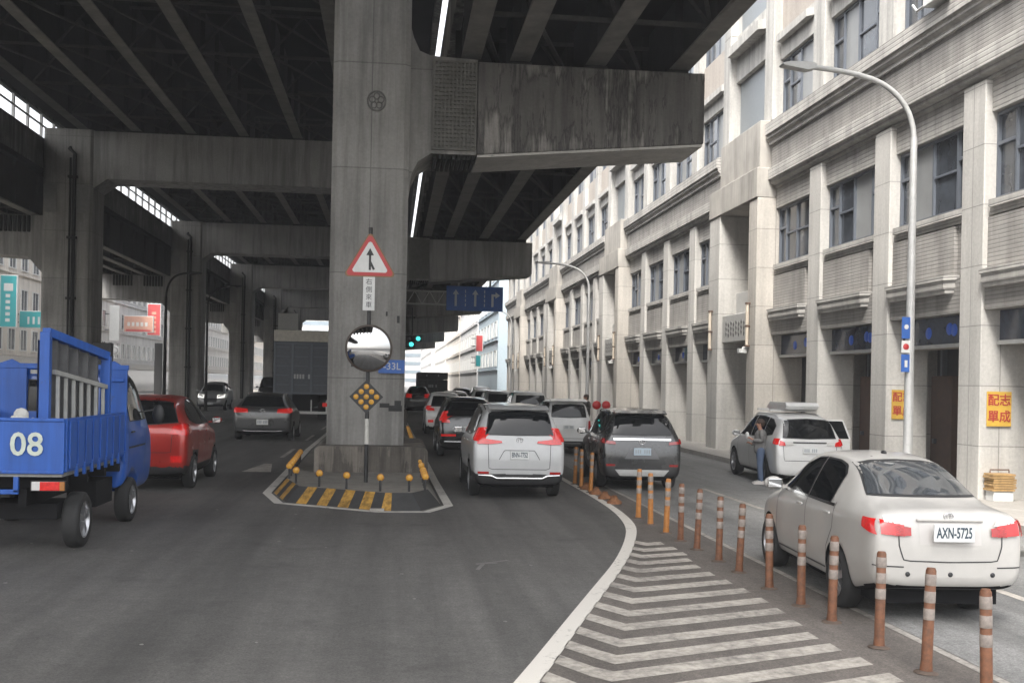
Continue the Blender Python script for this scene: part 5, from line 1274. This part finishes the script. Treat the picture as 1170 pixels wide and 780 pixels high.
# ------------------------------------------------------------------ people
def skin(name, verts, edges, mats, parent, root=0, subs=2, k=1.0):
    me = bpy.data.meshes.new('s'); me.from_pydata([v[:3] for v in verts], edges, [])
    o = bpy.data.objects.new('s', me); C.objects.link(o)
    mo = o.modifiers.new('k', 'SKIN'); su = o.modifiers.new('u', 'SUBSURF'); su.levels = subs; su.render_levels = subs
    for i, v in enumerate(verts):
        d = me.skin_vertices[0].data[i]; r_ = v[3] if isinstance(v[3], tuple) else (v[3], v[3]); r_ = (r_[0] * k, r_[1] * k); d.radius = r_; d.use_root = (i == root)
    bpy.context.view_layer.update(); dg = bpy.context.evaluated_depsgraph_get(); m2 = bpy.data.meshes.new_from_object(o.evaluated_get(dg)); bpy.data.objects.remove(o)
    m2.name = name; m2.materials.clear(); m2.materials.append(mats)
    for p in m2.polygons: p.use_smooth = True
    q = bpy.data.objects.new(name, m2); C.objects.link(q); q.parent = parent; return q
def person(loc, rz, lab, skin_c, coat_m, leg_m, hair_m, shoe_m, arms=True, scale=1):
    t = thing('person', lab, 'person', loc, rz)
    # local x forward, y left
    V = [(0, 0, .90, .10), (0, 0, 1.05, .09), (0, 0, 1.24, .10), (.0, 0, 1.36, .075), (.02, 0, 1.42, .05), (.03, 0, 1.47, .055), (.04, 0, 1.53, .085), (.035, 0, 1.60, .085), (.03, 0, 1.64, .05)]
    E = [(0, 1), (1, 2), (2, 3), (3, 4), (4, 5), (5, 6), (6, 7), (7, 8)]
    def chain(start, pts):
        p = start
        for q in pts: V.append(q); E.append((p, len(V) - 1)); p = len(V) - 1
        return p
    for sg in (1, -1):
        chain(0, [(0, sg * .09, .84, .085), (.02 * sg, sg * .10, .47, .055), (-.02, sg * .10, .10, .038), (.02, sg * .10, .04, .035), (.12, sg * .11, .03, .03)])
        h = chain(3, [(0, sg * .17, 1.36, .055), (-.02, sg * .20, 1.12, .04), (.18, sg * .15, 1.13 if sg > 0 else 1.02, .032), (.24, sg * .11, 1.17 if sg > 0 else 1.05, .022), (.28, sg * .09, 1.19 if sg > 0 else 1.06, .028)])
        b = V[h]
        for k in range(4): chain(h, [(b[0] + .04, b[1] + (k - 1.5) * .018, b[2] + .01, .009), (b[0] + .07 - .004 * abs(k - 1), b[1] + (k - 1.5) * .018, b[2] - .01, .008)])
        chain(h, [(b[0] + .02, b[1] - sg * .035, b[2] + .02, .01), (b[0] + .045, b[1] - sg * .045, b[2] + .03, .009)])
    bd = skin('body', V, E, skin_c, t)
    m = MB(); m.prism([(0, -.02), (.022, -.015), (0, .03)], 'y', -.012, .012); n_ = obj('nose', m, skin_c, bd, world=False, bevel=.005); n_.location = (.122, 0, 1.545)
    m = MB(); m.ball((.118, .032, 1.575), (.01, .014, .008), 8); m.ball((.118, -.032, 1.575), (.01, .014, .008), 8); m.box(.118, .124, -.022, .022, 1.505, 1.512); obj('face_features', m, M_signk, bd, world=False)
    m = MB(); m.ball((.03, .088, 1.56), (.02, .012, .03), 8); m.ball((.03, -.088, 1.56), (.02, .012, .03), 8); obj('ears', m, skin_c, bd, world=False)
    # hair cap, coat, trousers, shoes
    m = MB(); m.ball((.005, 0, 1.60), (.115, .108, .09), 16); m.ball((-.04, 0, 1.54), (.06, .085, .08), 14); obj('hair', m, hair_m, t, world=False)
    skin('coat', [(0, 0, .74, (.15, .13)), (0, 0, .98, (.145, .125)), (0, 0, 1.12, .13), (0, 0, 1.28, .14), (0, 0, 1.37, .10), (.01, 0, 1.42, .065)], [(0, 1), (1, 2), (2, 3), (3, 4), (4, 5)], coat_m, t, k=1.3)
    for sg in (1, -1): skin('sleeve', [(0, sg * .10, 1.36, .07), (0, sg * .19, 1.35, .066), (-.02, sg * .215, 1.12, .054), (.17, sg * .16, 1.13 if sg > 0 else 1.02, .043), (.21, sg * .13, 1.155 if sg > 0 else 1.035, .038)], [(0, 1), (1, 2), (2, 3), (3, 4)], coat_m, t, k=1.3)
    for sg in (1, -1):
        skin('trouser_leg', [(0, sg * .06, .98, .10), (.01 * sg, sg * .095, .70, .085), (.02 * sg, sg * .10, .47, .068), (-.02, sg * .10, .12, .055), (-.02, sg * .10, .07, .052)], [(0, 1), (1, 2), (2, 3), (3, 4)], leg_m, t, k=1.25)
        m = MB(); m.prism([(-.09, 0), (.17, 0), (.18, .03), (.10, .075), (.03, .10), (-.08, .10)], 'y', sg * .105 - .045, sg * .105 + .045); obj('shoe', m, shoe_m, t, world=False, bevel=.02)
    t.scale = (scale,) * 3
    return t
skc = simple('skin', (.42, .22, .15), .55)
pr = person((8.85, 25.05, 0), R(170), 'person in grey jacket and blue jeans standing beside the white parked suv', skc, simple('grey_jacket', (.17, .165, .16), .85, var=.35, vscale=14), simple('blue_jeans', (.09, .125, .20), .85, var=.2), simple('dark_brown_hair', (.05, .03, .022), .7), simple('pale_shoes', (.55, .53, .5), .6), scale=.93)
m = MB(); m.ball((0, 0, 0), (.05, .05, .08), 12); o = obj('paper_cup', m, M_signw, None, world=False); o.location = (8.55, 25.15, 1.17); tag(o, 'small white cup or bundle held up by the person', 'cup')
person((8.6, 47.0, .0), R(200), 'distant person with dark hair seen just over the white people carrier roof', skc, simple('dark_coat', (.06, .055, .05), .85), simple('dark_trousers', (.03, .03, .035), .8), simple('dark_brown_hair', (.05, .03, .022), .7), M_blackp, scale=1.12)

# ------------------------------------------------------------------ buildings on the left, seen through the pylons
M_lw = [concrete('left_render_%d' % i, c, .2, .15) for i, c in enumerate([(.80, .77, .72), (.75, .73, .70), (.78, .72, .64), (.74, .73, .72)])]
M_teal = simple('teal_sign', (.03, .34, .36), .4); M_redp = simple('red_shop_sign', (.50, .07, .07), .4); M_peach = simple('peach_shop_sign', (.60, .33, .24), .5, var=.15)
def block(name, lab, X, y0, y1, h, wallm, face=1, fl=3.4, wn_=2.6, ww=1.5, depth=14, shops=True, glassm=None):
    """a building whose street face lies in the plane X; face=1 looks to +X, -1 to -X"""
    t = thing(name, lab, 'building', (X, y0, 0)); L = y1 - y0; f = face
    def bx(mb, a0, a1, b0, b1, c0, c1, m=0):
        a0, a1 = sorted((a0 * f, a1 * f)); mb.box(a0, a1, b0, b1, c0, c1, m)
    mb = MB(); bx(mb, -depth, 0, 0, L - .02, 0, h); obj('wall', mb, wallm, t, world=False)
    mb = MB(); bx(mb, -depth, .3, -.0, L - .05, h, h + .5); obj('roof_edge', mb, wallm, t, world=False)
    n = max(2, int(L / wn_)); z = 4.3; fr = None
    step = L / n
    gm = glassm or simple('far_window_glass', (.09, .10, .11), .15, var=.4)
    while z + 2 < h:
        for k in range(n):
            y = step * (k + .5)
            if fr is None:
                mb = MB(); bx(mb, 0, .1, -ww / 2 - .08, ww / 2 + .08, -.08, 0); bx(mb, 0, .1, -ww / 2 - .08, ww / 2 + .08, 1.7, 1.78); bx(mb, 0, .1, -ww / 2 - .08, -ww / 2, 0, 1.7); bx(mb, 0, .1, ww / 2, ww / 2 + .08, 0, 1.7); bx(mb, 0, .06, -.03, .03, 0, 1.7)
                fr = obj('window', mb, M_signw, t, world=False); mb = MB(); bx(mb, .005, .03, -ww / 2, ww / 2, 0, 1.7); pn = obj('pane', mb, gm, fr, world=False); fr.location = (0, y, z)
            else:
                q = fr.copy(); C.objects.link(q); q.location = (0, y, z); qq = pn.copy(); C.objects.link(qq); qq.parent = q
        z += fl
    mb = MB(); z = 3.9
    while z < h: bx(mb, 0, .18, 0, L - .05, z - .1, z); z += fl
    obj('string_course', mb, wallm, t, world=False)
    # end wall facing us: two window rows
    mb = MB(); z = 4.3
    while z + 2 < h:
        for k in range(3): a = -depth * (k + .6) / 3.4; x0, x1 = sorted(((a - .7) * f, (a + .7) * f)); mb.box(x0, x1, -.03, .02, z, z + 1.7)
        z += fl
    obj('end_windows', mb, gm, t, world=False)
    if shops:
        mb = MB(); bx(mb, .01, .05, .4, L - .4, .2, 3.0); obj('shop_window', mb, M_wglass, t, world=False)
        mb = MB(); bx(mb, 0, .9, .2, L - .2, 3.1, 3.7); obj('canopy', mb, simple('canopy_pale', (.5, .48, .45), .6, var=.2), t, world=False)
    return t
lefts = [(30, 52, 12, 0, 'pale building block at the far left edge beyond the truck'), (52.2, 76, 13, 1, 'grey white building behind the teal signs'), (76.2, 92, 14, 2, 'cream building between the truck rack and first pylon'), (92.2, 112, 15, 0, 'white building seen between the first and second pylons'), (112.2, 136, 14, 3, 'pale building behind the red shop signs'), (136.2, 165, 13, 0, 'bright white building seen past the second pylon'), (165.2, 200, 15, 1, 'white building seen beyond the third pylon'), (200.2, 240, 12, 2, 'far white building at the end of the left row')]
for (a_, b_, h, mi, lab) in lefts: block('shop_building', lab, -31.5, a_ * 1.13, b_ * 1.13, h * 1.1, M_lw[mi], 1)
def blade(name, lab, cat, x0, x1, y, z0, z1, mt, deco=None, ch=None, size=.7, vert=True, frame=M_signw):
    t = thing(name, lab, cat, ((x0 + x1) / 2, y, z0)); w = (x1 - x0) / 2; h = z1 - z0
    m = MB(); m.box(-w, w, 0, .3, 0, h); obj('sign_box', m, frame, t, world=False, bevel=.03)
    m = MB(); m.box(-w + .08, w - .08, -.02, 0, .08, h - .08); obj('panel', m, mt, t, world=False)
    if ch:
        for k, c_ in enumerate(ch):
            if vert: p = (0, -.03, h - size * .75 - k * size * 1.08)
            else: p = (-w + size * .8 + k * size * 1.15, -.03, h / 2)
            text('character', c_, size, M_signw, t, p, bold=.01)
    m = MB(); m.box(-w - .5, -w, .1, .2, h * .3, h * .3 + .1); m.box(-w - .5, -w, .1, .2, h * .75, h * .75 + .1); obj('bracket', m, M_steel, t, world=False)
    return t
def mark(x, z, w, h, t, m=None):
    mb = MB(); mb.box(x - w / 2, x + w / 2, -.032, -.02, z - h / 2, z + h / 2); obj('pale_mark', mb, m or M_signw, t, world=False)
# illegible signs keep only pale strokes
tq = blade('shop_sign', 'tall teal vertical shop sign at the far left', 'sign', -30.96, -29.61, 89.27, 5.92, 10.1, M_teal)
for k in range(5): mark(-.03, .6 + k * .48, .34, .26, tq); 
mark(0, 3.2, .7, .6, tq)
tq = blade('shop_sign', 'wide teal shop sign beside the first pylon', 'sign', -30.96, -28.7, 93.79, 6.09, 7.55, M_teal)
for k in range(3): mark(-.35 + k * .42, .65, .16, .62, tq); 
tq = blade('shop_sign', 'peach and red horizontal shop sign between the pylons', 'sign', -31.19, -27.8, 129.95, 7.38, 9.31, M_peach)
m = MB(); m.box(-1.4, 1.4, -.03, -.02, .1, .32); obj('lower_band', m, M_redp, tq, world=False)
for k in range(5): mark(-1.1 + k * .5, .95, .3, .45, tq)
tq = blade('shop_sign', 'tall red vertical shop sign left of the second pylon', 'sign', -29.27, -27.68, 133.34, 7.16, 11.0, M_redp)
for k in range(5): mark(0, .5 + k * .55, .5, .32, tq, M_peach)
tq = blade('shop_sign', 'small red sign left of the white oval sign', 'sign', -31.19, -30.51, 117.52, 7.27, 8.74, M_redp)
tq = blade('shop_sign', 'white rounded vertical sign between the pylons', 'sign', -30.51, -29.49, 120.91, 6.03, 9.87, M_signw)
cl = thing('round_sign', 'white round disc sign below the white rounded sign', 'sign', (-29.9, 120.9, 5.0)); m = MB(); m.lathe([(0, -.1), (.5, -.1), (.55, -.05), (.55, .1), (0, .1)], n=24, axis='y'); obj('disc', m, M_signw, cl, world=False)
m = MB(); m.lathe([(.3, -.11), (.36, -.115), (.4, -.11)], n=24, axis='y'); obj('ring', m, M_wlight, cl, world=False)
bp = thing('dark_post', 'broad black post standing left of the red hatchback', 'post', (-20.3, 97, 0)); m = MB(); m.box(-.32, .32, 0, .3, 0, 5.2); obj('shaft', m, M_signk, bp, world=False, bevel=.04); m = MB(); m.box(-.45, .45, -.1, .4, 0, .5); obj('base', m, M_blackp, bp, world=False, bevel=.03)
bq = thing('utility_cabinet', 'black cabinet high beside the first pylon above the truck frame', 'cabinet', (-14.2, 55.0, 2.6)); m = MB(); m.box(-.45, .45, 0, .4, 0, 1.3); obj('casing', m, M_signk, bq, world=False, bevel=.03); m = MB(); m.box(-.05, .05, .1, .2, -2.6, 0); obj('leg', m, M_steel, bq, world=False)
wq = blade('shop_sign', 'white banner with a red emblem left of the grey lorry', 'sign', -11.6, -9.6, 112, 3.6, 9.0, M_signw)
m = MB(); m.lathe([(0, -.04), (.75, -.04)], (0, 0, 1.6), 'y', 20); obj('red_emblem', m, simple('emblem_red', (.5, .10, .05), .5), wq, world=False)

# ------------------------------------------------------------------ far buildings straight ahead
gb = simple('bluish_glass', (.20, .26, .30), .15, var=.3, vscale=.4)
fars = [(12.0, 122, 150, 19, simple('pale_blue_cladding', (.42, .50, .55), .5, var=.15), 'pale blue glass building just past the stone building', gb), (12, 152, 190, 22, M_lw[3], 'grey white tower block beyond the blue glass building', None), (12, 192, 240, 26, M_lw[2], 'cream block in the haze near the street end', None), (12, 242, 300, 24, M_lw[0], 'white block deep in the haze on the right', None), (11, 302, 410, 30, M_lw[1], 'last block visible on the right of the street', None)]
for (X, a_, b_, h, mt, lab, gm) in fars: block('office_block', lab, X, a_, b_, h, mt, -1, wn_=4.5, ww=2.2, shops=False, glassm=gm)
for i, (x, y, w, h, lab) in enumerate([(-24, 430, 26, 26, 'pale slab block closing the street on the left'), (6, 470, 22, 34, 'pale tower closing the street'), (30, 440, 24, 40, 'pale tower closing the street on the right')]):
    t = thing('tower_block', lab, 'building', (x, y, 0)); m = MB(); m.box(-w / 2, w / 2, 0, 20, 0, h); obj('wall', m, M_lw[i], t, world=False)
    m = MB()
    for r_ in range(int(h / 3.6)):
        m.box(-w / 2 + 1, w / 2 - 1, -.1, 0, 2 + r_ * 3.6, 3.6 + r_ * 3.6)
    obj('window_bands', m, gb, t, world=False); m = MB(); m.box(-w / 2 - .3, w / 2 + .3, -.3, 20.3, h, h + .8); obj('roof', m, M_lw[i], t, world=False)
blade('shop_sign', 'small red vertical sign far ahead above the traffic', 'sign', 9.9, 10.8, 128, 6.0, 8.0, M_redp); blade('shop_sign', 'small teal vertical sign below the far red one', 'sign', 9.9, 10.6, 128.0, 4.2, 5.6, M_teal)

# ------------------------------------------------------------------ the thin grey street air
hz = MB(); hz.box(-450, 450, -80, 950, -1.5, 60)
hm = bpy.data.materials.new('haze'); hm.use_nodes = True; hn = hm.node_tree.nodes; hn.clear()
ho = hn.new('ShaderNodeOutputMaterial'); hv = hn.new('ShaderNodeVolumePrincipled')
hv.inputs['Color'].default_value = (.95, .96, 1, 1); hv.inputs['Density'].default_value = .0013; hv.inputs['Anisotropy'].default_value = .2
hm.node_tree.links.new(hv.outputs[0], ho.inputs['Volume'])
tag(obj('haze', hz, hm), 'thin pale haze filling the street', 'haze', kind='stuff')
